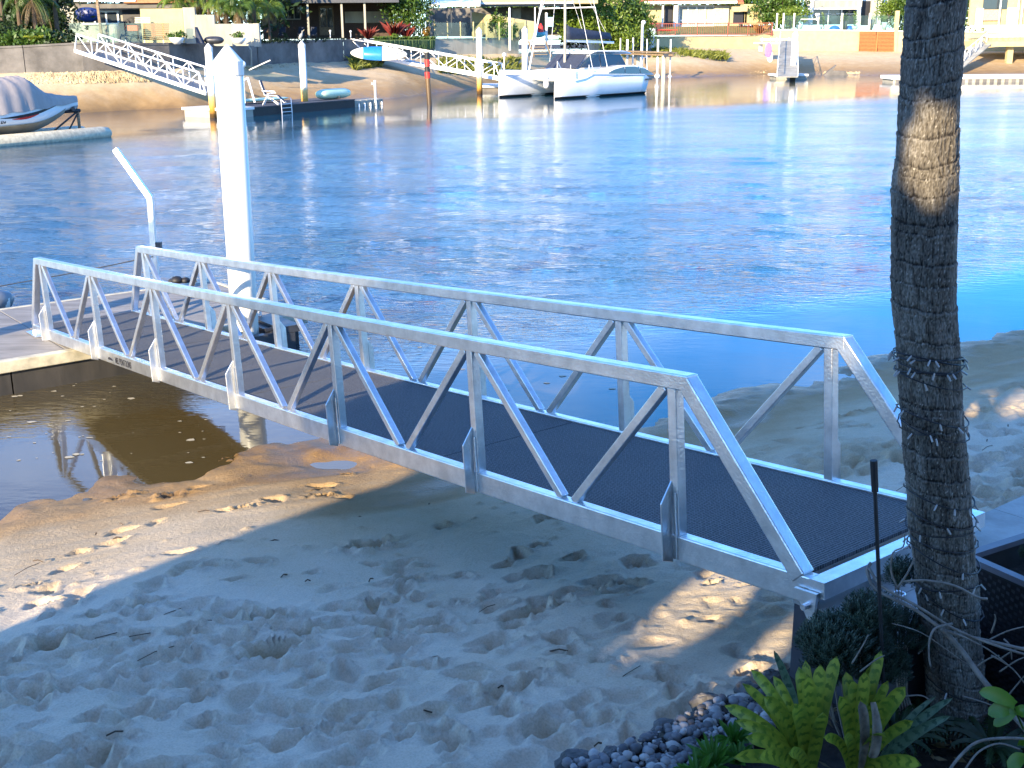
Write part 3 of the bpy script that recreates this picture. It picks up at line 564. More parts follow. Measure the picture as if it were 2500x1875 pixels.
# added screen that shapes the sun: holes placed to cast the light patches
holes = []
for (P, rx, rz) in (((onz(1685, 1465, .72)), .30, .24), ((onz(1842, 1600, .80)), .10, .14), ((onz(2480, 975, .55)), .2, .17), (Vector((1.93, 6.66, 2.24)), .13, .16), (Vector((1.63, 4.62, 3.57)), .15, .21)):
    q = bp_(P); holes.append((q.x, q.z, rx, rz))
def inhole(x, z):
    for hx, hz, rx, rz in holes:
        if abs((x - hx) / rx) ** 2.3 + abs((z - hz) / rz) ** 2.3 < 1 + .35 * math.sin(x * 31) * math.sin(z * 27 + 1): return True
    return False
cs = .05; sb = MB(); xs = np.arange(-4.75, 5.2, cs); zs = np.arange(.9, 8.6, cs)
for x in xs:
    z0 = None
    for z in list(zs) + [None]:
        solid = z is not None and not inhole(x + cs / 2, z + cs / 2)
        if solid and z0 is None: z0 = z
        if (not solid) and z0 is not None: z1 = zs[-1] + cs if z is None else z; sb.box((x, hy - .06, z0), (x + cs, hy, z1)); z0 = None
sb.build('shade_mask', M['hwall'], hs_)

# ================================================================== FAR BANK
def fb_(mb, x0, x1, y0, y1, Y, dep=.3):
    a = atY((x0 + x1) / 2, y0, Y); b = atY((x0 + x1) / 2, y1, Y); xa = atY(x0, (y0 + y1) / 2, Y).x; xb = atY(x1, (y0 + y1) / 2, Y).x
    mb.box((xa, Y, b.z), (xb, Y + dep, a.z)); return mb
def fpart(name, x0, x1, y0, y1, Y, dep, m, par, **kw): return fb_(MB(), x0, x1, y0, y1, Y, dep).build(name, m, par, **kw)
def fwindow(x0, x1, y0, y1, Y, par, n=2, m=None, frame=None):
    f = MB(); fw = (x1 - x0) * .04 + .6
    fb_(f, x0, x1, y0, y0 + fw, Y - .06, .08); fb_(f, x0, x1, y1 - fw, y1, Y - .06, .08)
    for i in range(n + 1): x = x0 + (x1 - x0 - fw) * i / n; fb_(f, x, x + fw, y0 + fw, y1 - fw, Y - .06, .08)
    w = f.build('window_frame', frame or M['white'], par)
    for i in range(n): fb_(MB(), x0 + (x1 - x0) * i / n + fw * .7, x0 + (x1 - x0) * (i + 1) / n - fw * .3, y0 + fw, y1 - fw, Y - .03, .02).build('pane', m or M['window'], w)
    return w

def crown_mesh(c, rad, n, leaf, seed, clump=9, flat=.5):
    r = np.random.default_rng(seed); nc = max(8, n // 60)
    d = r.normal(size=(nc, 3)); d /= np.linalg.norm(d, axis=1)[:, None]; cc = d * (r.random((nc, 1)) ** .45) * np.array(rad)
    cc *= (.82 + .3 * r.random((nc, 1))); k = r.integers(0, nc, n); p = cc[k] + r.normal(size=(n, 3)) * np.array(rad) * (.17 if nc > 8 else .28)
    p += np.array(c); a = r.normal(size=(n, 3)); a /= np.linalg.norm(a, axis=1)[:, None]; up = r.normal(size=(n, 3)) + np.array([0, 0, .6])
    b = np.cross(a, up); b /= np.linalg.norm(b, axis=1)[:, None]; s = leaf * (.6 + .8 * r.random((n, 1)))
    V = np.stack([p - a * s, p + b * s * flat, p + a * s, p - b * s * flat], 1).reshape(-1, 3)
    m = MB(); m.v = [tuple(x) for x in V]; m.f = [(4 * i, 4 * i + 1, 4 * i + 2, 4 * i + 3) for i in range(n)]; return m
def tree(name, label, base, c, rad, n, leaf, m, seed, grp=None, tr=.12, cat='tree'):
    t = thing(name, label, cat, base, grp); c = Vector(c)
    b = MB(); b.tube([base, base + (c - base) * .5 + Vector((.1, 0, 0)), c + Vector((0, 0, rad[2] * .4))], [tr, tr * .7, tr * .25], 7)
    rr = random.Random(seed)
    for k in range(5):
        e = c + Vector((rr.uniform(-.7, .7) * rad[0], rr.uniform(-.7, .7) * rad[1], rr.uniform(-.3, .6) * rad[2])); s = base + (c - base) * rr.uniform(.4, .9); b.tube([s, (s + e) / 2 + Vector((0, 0, .1)), e], [tr * .5, tr * .35, tr * .12], 5)
    b.build('trunk', M['bark'], t); crown_mesh(c, rad, n, leaf, seed).build('crown', m, t); return t
def frond(mb, base, az, el, ln, droop, nl=16, ll=.5, w=.035):
    pts = []; d = Vector((math.cos(az) * math.cos(el), math.sin(az) * math.cos(el), math.sin(el))); p = Vector(base); st_ = ln / nl
    for i in range(nl + 1):
        pts.append(p.copy()); p = p + d * st_; d = (d + Vector((0, 0, -droop * (i + 2) / nl * .22))).normalized()
    mb.tube(pts, [.02 * (1 - i / (nl + 2)) + .006 for i in range(nl + 1)], 4, False)
    for i in range(2, nl + 1):
        d = (pts[i] - pts[i - 1]).normalized(); sd_ = d.cross(Vector((0, 0, 1))); sd_ = sd_.normalized() if sd_.length > .01 else Vector((1, 0, 0)); l = ll * math.sin(math.pi * (i / (nl + 1)) ** .7) + ll * .15
        for s in (-1, 1):
            t = (sd_ * s * .85 + d * .55 + Vector((0, 0, -.35 * droop))).normalized(); e = pts[i] + t * l + Vector((0, 0, -l * .25)); m_ = pts[i] + t * l * .5
            ww = d * w; mb.add([pts[i] - ww * .5, m_ - ww, e, m_ + ww], [(0, 1, 2, 3)])
def palm(name, label, base, h, seed, m=None, nf=15, ln=2.4, grp=None, dry=5, lean=0, tr=.13, ll=.55):
    r = random.Random(seed); t = thing(name, label, 'palm tree', base, grp); top = base + Vector((lean, 0, h))
    MB().tube([base, base + Vector((lean * .3, 0, h * .5)), top], [tr * 1.2, tr, tr * .85], 10).build('trunk', M['bark'], t)
    b = MB()
    for k in range(nf): frond(b, top, k * 2.39996 + r.uniform(-.2, .2), r.uniform(-.1, 1.25), ln * r.uniform(.8, 1.1), r.uniform(1.1, 2.0), 16, ll)
    b.build('crown', m or M['leaf_lime'], t)
    if dry:
        b = MB()
        for k in range(dry): frond(b, top - Vector((0, 0, .1)), r.uniform(0, 6.28), r.uniform(-.9, -.3), ln * r.uniform(.6, .85), r.uniform(1.5, 2.2), 14, ll * .8)
        b.build('dry_fronds', M['leaf_dry'], t)
    return t
def tuft(c, n, h, w, seed, mb=None, spread=.35):
    r = random.Random(seed); b = mb or MB()
    for k in range(n):
        a = r.uniform(0, 6.28); d = Vector((math.cos(a), math.sin(a), 0)); l = h * r.uniform(.6, 1.1); s = spread * r.uniform(.2, 1.0); p = Vector(c) + d * .05; x = d.cross(Vector((0, 0, 1))) * w
        q = p + d * s * .4 * l + Vector((0, 0, l * .6)); e = p + d * s * l * 1.1 + Vector((0, 0, l * r.uniform(.75, 1)))
        b.add([p - x, p + x, q + x * .8, e, q - x * .8], [(0, 1, 2, 3, 4)])
    return b
def gnd(px, py, Y): return atY(px, py, Y)
def base_at(px, Y, z): return Vector(((px - 1250) / FPX * (.95976 * Y - .28081 * (z - HC)), Y, z))

# --- far truss gangways
def far_gangway(label, P0, P1, wv, H, n, cat='gangway', grp=None, rr=.045, end=.4):
    P0, P1, wv = Vector(P0), Vector(P1), Vector(wv); t = thing('truss_gangway', label, cat, P0, grp); ax = (P1 - P0); d = ax.normalized(); up = Vector((0, 0, 1)); side_n = d.cross(up).normalized()
    for off in (Vector((0, 0, 0)), wv):
        MB().bar(P0 + off - d * end, P1 + off, .09, .2, up).build('bottom_chord', M['white_metal'], t)
        MB().bar(P0 + off + up * H, P1 + off + up * H - d * .5, .07, .08, up).build('top_rail', M['white_metal'], t)
        MB().bar(P0 + off - d * end, P0 + off + up * H, .06, .07, up).build('end_post', M['white_metal'], t)
        MB().bar(P1 + off, P1 + off + up * H - d * .5, .06, .07, up).build('end_post', M['white_metal'], t)
        for i in range(n + 1):
            q = P0 + ax * (i / n) * .96 + off; 
            if i: MB().bar(q, q + up * H, .05, .05, side_n).build('upright', M['white_metal'], t)
            if i < n:
                q2 = P0 + ax * ((i + 1) / n) * .96 + off
                if i % 2 == 0: MB().bar(q + up * H, q2, .045, .045, side_n).build('diagonal_brace', M['white_metal'], t)
                else: MB().bar(q, q2 + up * H, .045, .045, side_n).build('diagonal_brace', M['white_metal'], t)
    MB().prism([P0 + up * .02, P1 + up * .02, P1 + wv + up * .02, P0 + wv + up * .02], (0, 0, -.06)).build('deck', M['dark_metal'], t)
    return t
far_gangway('white truss gangway sloping down from the dark sea wall at the far left', atY(192, 127, 73.5), atY(503, 228, 66.5), (.95, 1.1, 0), 1.02, 8)
far_gangway('white truss gangway with a blue paddleboard leaning on its rail', atY(858, 130, 99), atY(1222, 194, 93), (.55, 1.35, 0), 1.1, 8)

# --- far piles (each its own thing)
M['pileY'] = pile_material('stained_white_pile', 1.9, -.2)
M['pileR'] = pile_material('rusty_timber_pile', 6.5, -.3, (.2, .1, .04))
def fpile(px, pt, Y, wpx, label, m=None, zb=-.5):
    a = atY(px, pt, Y); return pile(Vector((a.x, Y, zb)), a.z, wpx * Y * .96 / FPX / 2, label, m or M['pileY'], grp='white mooring piles along the far bank')
fpile(508, 105, 65.5, 19, 'white pile at the foot of the left far gangway')
fpile(736, 99, 72.5, 17, 'white pile with a grey bird perched on its point')
fpile(1169, 66, 92, 14, 'white pile just left of the catamaran bow')
fpile(1281, 64, 101, 14, 'white pile behind the catamaran foredeck')
fpile(1942, 75, 119, 14, 'white pile standing at the small float on the right')
# bird
bd = thing('bird', 'grey wading bird perched on the point of a white pile', 'bird', atY(736, 99, 72.5)); c = atY(736, 97, 72.5)
b = MB(); b.tube([c + Vector((-.16, 0, .02)), c + Vector((-.08, 0, .12)), c + Vector((.0, 0, .26)), c + Vector((.06, 0, .38))], [.02, .09, .1, .04], 10); b.tube([c + Vector((.05, 0, .34)), c + Vector((.07, 0, .46)), c + Vector((.1, 0, .5))], [.04, .035, .05], 8)
b.build('body', mat('grey_feathers', (.3, .3, .28), .8), bd, True)
MB().tube([c + Vector((.12, 0, .5)), c + Vector((.2, 0, .58))], [.025, .005], 6).build('beak', M['creamwall'], bd); MB().tube([c + Vector((-.02, .02, -.02)), c + Vector((-.03, .02, .12))], .012, 5).build('leg', M['dark_metal'], bd)
MB().tube([c + Vector((-.02, -.02, -.02)), c + Vector((-.03, -.02, .12))], .012, 5).build('leg', M['dark_metal'], bd)
# red and black marker
c = atY(1042, 128, 76); mk = thing('channel_marker', 'timber marker post with red and black bands', 'marker post', (c.x, 76, 0)); r_ = .17
hh = c.z
MB().tube([(c.x + .12, 76, -.5), (c.x + .02, 76, hh * .52)], r_ * .9, 12).build('post', M['pileR'], mk)
zz = [hh * .5, hh * .635, hh * .76, hh * .865, hh]; mm_ = [M['red'], M['black'], M['red'], M['black']]; zz = [hh * .52, hh * .64, hh * .74, hh * .87, hh]
for i in range(4): MB().tube([(c.x + .02, 76, zz[i]), (c.x, 76, zz[i + 1] - .004)], r_, 14).build('band', mm_[i], mk)
MB().tube([(c.x, 76, hh), (c.x, 76, hh + .05)], r_ * .9, 14).build('cap', M['palecap'], mk)

# --- left far dock with chair, kayak etc
D0 = onz(618, 284, 0); D1 = onz(868, 262, 0); dv = (D1 - D0).normalized(); dn = Vector((-dv.y, dv.x, 0)); Z0 = .5
if dn.y < 0: dn = -dn
fd = thing('floating_dock', 'dark sided floating dock with a folding chair on it', 'dock', D0)
M['dockdeck'] = mat('dark_dock_decking', (.08, .075, .08), .8, 0, .2, 4)
def dk(u, v, z): return D0 + dv * u + dn * v + Vector((0, 0, z))
DL = (D1 - D0).length
MB().prism([dk(0, 0, Z0 - .06), dk(DL, 0, Z0 - .06), dk(DL, 3.2, Z0 - .06), dk(0, 3.2, Z0 - .06)], (0, 0, .06)).build('deck', M['dockdeck'], fd)
MB().prism([dk(.05, .05, -.4), dk(DL, .05, -.4), dk(DL, 3.1, -.4), dk(.05, 3.1, -.4)], (0, 0, .4 + Z0 - .065)).build('float', M['black'], fd)
MB().prism([dk(-1.9, -.15, Z0 - .12), dk(-.02, -.15, Z0 - .12), dk(-.02, 3.4, Z0 - .12), dk(-1.9, 3.4, Z0 - .12)], (0, 0, .14)).build('pale_edge_board', M['white'], fd)
MB().prism([dk(-1.8, -.05, -.4), dk(-.04, -.05, -.4), dk(-.04, 3.3, -.4), dk(-1.8, 3.3, -.4)], (0, 0, .27 + Z0)).build('concrete_float', M['lightwall'], fd)
lad = MB()
for u in (2.3, 3.2): lad.tube([dk(u, -.05, Z0 + .35), dk(u, -.12, Z0 + .3), dk(u + .05, -.12, -.3)], .025, 6)
for k in range(3): lad.tube([dk(2.3, -.12, .1 + k * .22), dk(3.2, -.12, .1 + k * .22)], .02, 6)
lad.build('ladder', M['white_metal'], fd)
cf = thing('cube_float', 'grey modular floating blocks at the end of the far dock', 'float', dk(DL + 1, 1, 0))
for i in range(5):
    for j in range(2): bevel(MB().prism([dk(DL + .1 + i * .62, .1 + j * .62, -.15), dk(DL + .68 + i * .62, .1 + j * .62, -.15), dk(DL + .68 + i * .62, .68 + j * .62, -.15), dk(DL + .1 + i * .62, .68 + j * .62, -.15)], (0, 0, .55)).build('float_block', M['lightwall'], cf), .05)
for i in range(5): MB().lathe(dk(DL + .4 + i * .62, .02, -.08), [(.06, 0), (.07, .1), (.05, .28), (.02, .3)], 8).build('knob', M['white'], cf)
ky = thing('upturned_kayak', 'pale mint green kayak upturned on the dock end', 'kayak', dk(DL - 1.5, 1.2, Z0))
def loft(path, secs, name, m, par, smooth=True, close=True, **kw):
    n = len(secs[0]); b = MB(); vs = [p for s in secs for p in s]; fs = []
    for i in range(len(secs) - 1):
        for k in range(n if close else n - 1): k2 = (k + 1) % n; fs.append((i * n + k, i * n + k2, (i + 1) * n + k2, (i + 1) * n + k))
    if close: fs += [tuple(range(n))[::-1], tuple((len(secs) - 1) * n + k for k in range(n))]
    b.add(vs, fs); return b.build(name, m, par, smooth, **kw)
def hullform(o, dx, dy, L_, W_, H_, zc, n=14, k=14, p=2.4, e=.5):
    out = []
    for i in range(n):
        t = -1 + 2 * i / (n - 1); f = max(.04, (1 - abs(t) ** p)) ** e; c = o + dx * t * L_ / 2
        out.append([c + dy * (math.cos(a) * W_ / 2 * f) + Vector((0, 0, zc + math.sin(a) * H_ / 2 * f)) for a in [2 * math.pi * q / k for q in range(k)]])
    return out
M['mint'] = mat('pale_mint_plastic', (.5, .68, .5), .35, 0, .05)
loft(None, hullform(dk(DL - .6, 1.2, Z0), dv, dn, 3.3, .85, .62, .33, p=5), 'hull', M['mint'], ky)
MB().box(tuple(dk(DL - .7, .8, Z0 + .12)), tuple(dk(DL - .4, .83, Z0 + .2))).build('badge', M['dark_metal'], ky)
sup = thing('paddleboard', 'flat pale green board lying on the dock behind the folding chair', 'paddleboard', dk(4, 1.6, Z0)); loft(None, hullform(dk(3.6, 2.3, Z0), dv, dn, 4.6, .8, .22, .2, p=3), 'board', M['mint'], sup)
c = atY(917, 250, 73.5); dp = thing('dock_post', 'short white post with an arm beside the mint kayak', 'post', c); MB().tube([c, c + Vector((0, 0, 1.3))], .07, 8).build('post', M['white'], dp); MB().tube([c + Vector((0, 0, 1.05)), c + Vector((-.22, 0, 1.12))], .05, 8).build('arm', M['white'], dp)
# folding lounge chair
ch = thing('folding_lounge_chair', 'white framed reclining folding chair with dark navy sling on the far dock', 'chair', dk(2.2, 1.0, Z0)); o = dk(1.75, .9, Z0)
def cc_(u, v, z): return o + Vector((u, v * 1.0, z))
for v in (0, .55):
    f = MB(); f.tube([cc_(0, v, 1.35), cc_(.25, v, .55), cc_(.95, v, .5), cc_(1.35, v, .12)], .025, 6); f.tube([cc_(.1, v, 0), cc_(.45, v, .62), cc_(.8, v, .64)], .022, 6); f.tube([cc_(1.0, v, 0), cc_(.35, v, .5)], .022, 6); f.tube([cc_(.12, v, .78), cc_(.75, v, .72)], .03, 6); f.build('side_frame', M['white_metal'], ch)
MB().prism([cc_(-.02, .04, 1.33), cc_(.22, .04, .56), cc_(.26, .04, .57), cc_(.04, .04, 1.35)], (0, .47, 0)).build('back_sling', M['navy'], ch)
MB().prism([cc_(.24, .04, .55), cc_(.95, .04, .5), cc_(.95, .04, .53), cc_(.24, .04, .58)], (0, .47, 0)).build('seat_sling', M['navy'], ch)
MB().prism([cc_(.95, .04, .5), cc_(1.3, .04, .15), cc_(1.34, .04, .18), cc_(.97, .04, .53)], (0, .47, 0)).build('leg_sling', M['navy'], ch)
MB().prism([cc_(.04, .06, 1.12), cc_(.12, .06, .85), cc_(.17, .06, .87), cc_(.09, .06, 1.14)], (0, .43, 0)).build('pillow', M['lightwall'], ch)
def globe(px, py, Y, pyb, rad, label):
    c = atY(px, py, Y); b = atY(px, pyb, Y); t = thing('globe_lamp', label, 'lamp', b); MB().tube([(c.x, Y, b.z), (c.x, Y, c.z)], .04, 7).build('post', M['white_metal'], t); MB().lathe((c.x, Y, c.z), [(rad * math.sin(a) + .002, -rad * math.cos(a)) for a in np.linspace(0, 3.14, 9)], 14).build('globe', M['white'], t, True)
globe(592, 157, 66, 252, .19, 'white globe lamp on the dock right of the tall near pile')
globe(1231, 134, 93.5, 175, .17, 'white globe lamp beside the catamaran bow'); globe(1571, 55, 120, 200, .22, 'tall white post lamp with a ball top among the jetty poles')
globe(806, 76, 104, 92, .1, 'small white garden lamp in front of the brick house door'); globe(856, 77, 104, 92, .1, 'small white garden lamp left of the red cordylines')
stand = thing('hoist_frame', 'white A-frame hoist on the far dock behind the tall pile', 'hoist', atY(610, 250, 66)); s_ = MB()
a = atY(605, 190, 66); s_.bar(a, atY(622, 250, 66), .09, .09); s_.bar(atY(592, 200, 66.6), a, .09, .09); s_.build('frame', M['white_metal'], stand); MB().bar(atY(590, 203, 66.4), atY(590, 246, 66.4), .08, .08).build('post', M['white_metal'], stand)
# sup leaning on far gangway rail
sb = thing('leaning_paddleboard', 'blue and white paddleboard leaning on the right far gangway', 'paddleboard', atY(915, 130, 97)); c = atY(925, 131, 95.5); ax_ = Vector((.985, 0, -.03)); ay = Vector((0, .35, 1)).normalized()
def sbp(t0, t1, k=14):
    out = []
    for i in range(k):
        t = t0 + (t1 - t0) * i / (k - 1); w = .86 * max(.02, (1 - abs(t) ** 2.3)) ** .6 / 2 * 1.25; q = c + ax_ * t * 2.25; n = ay.cross(ax_).normalized() * .06
        out.append([q - ay * w - n, q - ay * w + n, q + ay * w + n, q + ay * w - n])
    return out
loft(None, sbp(-.99, -.55), 'tail', M['white'], sb); loft(None, sbp(-.55, .12), 'blue_panel', M['blue'], sb); loft(None, sbp(.12, .99), 'nose', M['white'], sb)
wv = MB()
for k in range(7): q = c + ax_ * (.5 + k * .22) + Vector((0, -.12, .25 - (k % 3) * .2)); wv.tube([q + Vector((-.12, 0, .05)), q + Vector((.0, 0, -.06)), q + Vector((.14, 0, .03))], .022, 5)
wv.build('board_print', M['dark_metal'], sb, kind='stuff')
# float at foot of right far gangway
f2 = thing('gangway_float', 'small white edged float at the foot of the right far gangway', 'float', onz(1190, 225, 0)); a, b = onz(1172, 224, 0), onz(1232, 224, 0)
MB().box((a.x, a.y + .2, -.3), (b.x + .5, a.y + 4.2, .32)).build('float', M['greywall'], f2); MB().box((a.x - .1, a.y, .322), (b.x + .6, a.y + 4.4, .5)).build('deck', M['white'], f2)

# ================================================================== CATAMARAN
u_ = (onz(1565, 227, 0) - onz(1353, 242, 0)); u_.z = 0; LB = u_.length; u_.normalize(); v_ = Vector((-u_.y, u_.x, 0))   # u aft, v to the far hull
cb = onz(1353, 243, 0); SP = 4.9
ct = thing('catamaran', 'white sailing catamaran moored off the far bank', 'catamaran', cb)
def cp(u, v, z): return cb + u_ * u + v_ * v + Vector((0, 0, z))
def hull(v0):
    secs = []
    for i in range(15):
        t = i / 14; u = t * LB; w = .62 * min(1, .04 + 1.35 * t ** .55) if t < .35 else .62 - .06 * (t - .35); w = min(w, .6); zt = 1.82 - .35 * t; kz = -.25 + .35 * max(0, t - .75) * 1.6
        if t > .93: zt -= (t - .93) * 4.5
        secs.append([cp(u + .1, v0 - w, zt), cp(u + .02, v0 - w * .92, .75), cp(u, v0 - w * .6, .1), cp(u, v0, kz), cp(u, v0 + w * .6, .1), cp(u + .02, v0 + w * .92, .75), cp(u + .1, v0 + w, zt), cp(u + .1, v0, zt + .1)])
    loft(None, secs, 'hull', M['gel'], ct)
    secs = []
    for i in range(15):
        t = i / 14; u = t * LB; w = .6 * min(1, .05 + 1.3 * t ** .6); kz = -.3 + .35 * max(0, t - .75) * 1.6
        secs.append([cp(u - .01, v0 - w * .78 - .012, .16), cp(u - .01, v0, kz - .01), cp(u - .01, v0 + w * .78 + .012, .16)])
    loft(None, secs, 'antifoul_band', M['black'], ct, close=False)
hull(0); hull(SP)
# bridge deck, foredeck beam, net, cabin
loft(None, [[cp(u, -.35, z - .02), cp(u, SP + .35, z - .02), cp(u, SP + .35, z + h), cp(u, SP / 2, z + h + .18), cp(u, -.35, z + h)] for u, z, h in ((3.2, 1.2, .55), (4.2, .95, .85), (LB - 1.6, .95, .75), (LB - .9, 1.1, .3))], 'bridge_deck', M['gel'], ct)
MB().bar(cp(.35, .1, 1.72), cp(.35, SP - .1, 1.72), .2, .22).build('crossbeam', M['white'], ct)
nt_ = MB(); 
for k in range(9): nt_.bar(cp(.45, .4 + k * (SP - .8) / 8, 1.68), cp(3.2, .4 + k * (SP - .8) / 8, 1.68), .05, .02)
for k in range(6): nt_.bar(cp(.5 + k * .5, .2, 1.675), cp(.5 + k * .5, SP - .2, 1.675), .05, .02)
nt_.build('trampoline_net', M['lightwall'], ct, kind='stuff')
MB().prism([cp(3.0, -.2, 1.70), cp(.6, -.15, 1.74), cp(.6, .5, 1.74), cp(3.0, .8, 1.72)], (0, 0, .05)).build('foredeck', M['white'], ct)
cabs = [(3.6, 1.75, 1.78, 1.5), (4.4, 1.8, 2.15, 1.6), (5.6, 1.8, 2.95, 1.62), (6.4, 1.8, 3.02, 1.62), (9.2, 1.8, 2.95, 1.62), (10.0, 1.8, 2.82, 1.55)]
loft(None, [[cp(u, SP / 2 - w, zb), cp(u, SP / 2 + w, zb), cp(u, SP / 2 + w * .86, zt - .14), cp(u, SP / 2 + w * .5, zt), cp(u, SP / 2 - w * .5, zt), cp(u, SP / 2 - w * .86, zt - .14)] for u, zb, zt, w in cabs], 'cabin', M['gel'], ct)
loft(None, [[cp(u, SP / 2 - 1.7, z), cp(u, SP / 2 + 1.7, z), cp(u, SP / 2 + 1.6, z + .1), cp(u, SP / 2 - 1.6, z + .1)] for u, z in ((5.3, 2.95), (6.2, 3.08), (9.6, 3.04), (10.7, 2.86))], 'hardtop', M['white'], ct)
M['clear'] = mat('dark_windscreen', (.02, .022, .03), .15, 0, 0)
w1 = lambda u, z, k: cp(u, SP / 2 - k, z)
MB().prism([w1(4.0, 1.98, 1.58), w1(5.5, 2.85, 1.50), w1(6.6, 2.92, 1.50), w1(6.6, 2.02, 1.66)], v_ * -.035).build('side_window', M['clear'], ct)
MB().prism([w1(6.75, 2.02, 1.66), w1(6.75, 2.9, 1.50), w1(9.4, 2.86, 1.50), w1(10.1, 2.0, 1.66)], v_ * -.035).build('side_window', M['clear'], ct)
MB().prism([cp(3.95, SP / 2 - 1.5, 1.98), cp(3.95, SP / 2 + 1.4, 1.98), cp(5.35, SP / 2 + 1.25, 2.9), cp(5.35, SP / 2 - 1.4, 2.9)], u_ * -.06).build('front_window', M['navy'], ct)
# raised hull side with the long curved window
arc = [(5.2, 1.62), (6.4, 1.95), (7.8, 2.12), (9.2, 2.1), (10.6, 1.9), (11.8, 1.45)]
loft(None, [[cp(u, -.6, 1.35), cp(u, .7, 1.35), cp(u, .5, z), cp(u, -.45, z)] for u, z in arc], 'hull_top', M['gel'], ct)
def wq(u0, u1): 
    zt = lambda u: float(np.interp(u, [a for a, _ in arc], [b - .1 for _, b in arc]))
    n = 5; us = [u0 + (u1 - u0) * i / n for i in range(n + 1)]
    kk = lambda u: -.585 + .09 * (zt(u) - 1.5) / .6 * .8
    return [cp(u, -.60, 1.50) for u in us] + [cp(u, kk(u) - .02, max(zt(u), 1.52)) for u in us[::-1]]
for a, b in ((5.7, 7.75), (7.85, 9.75), (9.85, 11.3)): MB().prism(wq(a, b), v_ * -.03).build('hull_window', M['window'], ct)
MB().bar(cp(.3, -.62, 1.70), cp(LB * .95, -.6, 1.40), .05, .07).build('rubbing_strake', M['white'], ct)
mb_ = cp(4.55, SP / 2, 2.1); mt = mb_ + Vector((0, 0, 13.0)); MB().tube([mb_, mt], .1, 10).build('mast', M['lightwall'], ct)
MB().bar(mb_ + Vector((0, 0, 1.75)), mb_ + u_ * 6.2 + Vector((0, 0, 1.6)), .14, .16).build('boom', M['white_metal'], ct)
loft(None, [[mb_ + u_ * u + Vector((0, 0, 1.84)) + v_ * -w, mb_ + u_ * u + Vector((0, 0, 1.84)) + v_ * w, mb_ + u_ * u + v_ * w * .5 + Vector((0, 0, 1.84 + h)), mb_ + u_ * u - v_ * w * .5 + Vector((0, 0, 1.84 + h))] for u, w, h in ((.12, .14, 1.05), (.5, .2, .85), (3, .22, .65), (5.6, .18, .45), (5.9, .05, .2))], 'sail_cover', M['navy'], ct)
for zz_ in (4.0,): MB().bar(mb_ + v_ * 2.3 + Vector((0, 0, zz_)), mb_ - v_ * 2.6 + Vector((0, 0, zz_)), .09, .07).build('spreader', M['white_metal'], ct)
for a, b in ((mt, cp(.35, SP / 2, 1.8)), (mt, cp(6.2, -.2, 1.8)), (mt, cp(6.2, SP + .2, 1.8)), (mb_ + Vector((0, 0, 9)), cp(.35, SP / 2 + .6, 1.8)), (mb_ - v_ * 2.6 + Vector((0, 0, 4)), cp(6.2, -.2, 1.8)), (mb_ + Vector((0, 0, 9)), cp(5, .3, 1.9)), (mb_ + Vector((0, 0, 7.5)), mb_ + u_ * 5.8 + Vector((0, 0, 1.7))), (mb_ + Vector((0, 0, 6)), mb_ + u_ * 2.2 + Vector((0, 0, 2.4)))):
    MB().tube([a, b], .017, 4).build('stay', M['white_metal'], ct)
fur = MB().tube([cp(.35, SP / 2, 1.9), (cp(.35, SP / 2, 1.9) + mt) / 2], .06, 6); fur.build('furled_sail', M['white'], ct)
for u in (1.2, 3.4, 5.6, 9.6): MB().tube([cp(u, -.5, 1.65 - u * .02), cp(u, -.5, 2.3 - u * .02)], .02, 5).build('stanchion', M['white_metal'], ct)
ml = MB(); ml.tube([cp(.2, -.1, 1.8), cp(.5, .1, 2.5), cp(1.1, .1, 1.8)], .03, 5); ml.build('pulpit', M['white_metal'], ct)
MB().tube([cp(10.4, -.2, 1.9), cp(10.5, -.2, 2.6), cp(11.4, -.1, 2.6), cp(11.6, -.1, 1.7)], .025, 5).build('stern_rail', M['white_metal'], ct)
MB().tube([cp(10.4, SP + .2, 1.9), cp(10.5, SP + .2, 2.6), cp(11.4, SP + .1, 2.6), cp(11.6, SP + .1, 1.7)], .025, 5).build('stern_rail', M['white_metal'], ct)
fd_ = MB().lathe(cp(1.2, 1.6, .95), [(.02, -.3), (.17, -.2), (.22, 0), (.17, .2), (.03, .32)], 12); fd_.build('round_fender', M['white'], ct, True)
MB().lathe(cp(11.45, -.6, 1.02), [(.06, 0), (.06, .02)], 6)
MB().prism([cp(10.6, -.60, .98), cp(11.5, -.59, .98), cp(11.5, -.59, 1.1), cp(10.6, -.60, 1.1)], v_ * -.01).build('hull_mark', M['dark_metal'], ct)

# ================================================================== COVERED RUNABOUT AT LEFT
e0 = onz(280, 334, 0); e1 = onz(0, 360, 0); fw = (e0 - e1).normalized(); lf = Vector((-fw.y, fw.x, 0))
def rp_(a, b, z): return e0 + fw * a + lf * b + Vector((0, 0, z))
dk2 = thing('drive_on_dock', 'rounded white floating dock carrying the covered runabout at the left', 'dock', rp_(-5, 1.5, 0))
for b0 in (0, 1.55): loft(None, [[rp_(a, b0 + .28 + math.cos(q) * .28 * k, .16 + math.sin(q) * .30 * k) for q in [6.283 * i / 12 for i in range(12)]] for a, k in ((-14, 1), (-.5, 1), (-.12, .85), (0, .5))], 'side_tube', M['lightwall'] if 0 else M['palecap'], dk2)
for i in range(9): MB().prism([rp_(-.7 - i * 1.5, .56, .12), rp_(-2.14 - i * 1.5, .56, .12), rp_(-2.14 - i * 1.5, 1.6, .12), rp_(-.7 - i * 1.5, 1.6, .12)], (0, 0, .18)).build('deck_block', M['dark_metal'], dk2)
wn_ = thing('winch_post', 'dark winch post with a bow roller in front of the covered runabout', 'winch', rp_(-2.0, 1.5, .3))
f = MB(); f.bar(rp_(-1.0, 1.0, .3), rp_(-1.0, 1.0, 1.2), .1, .1); f.build('post', M['oldtimber'], wn_)
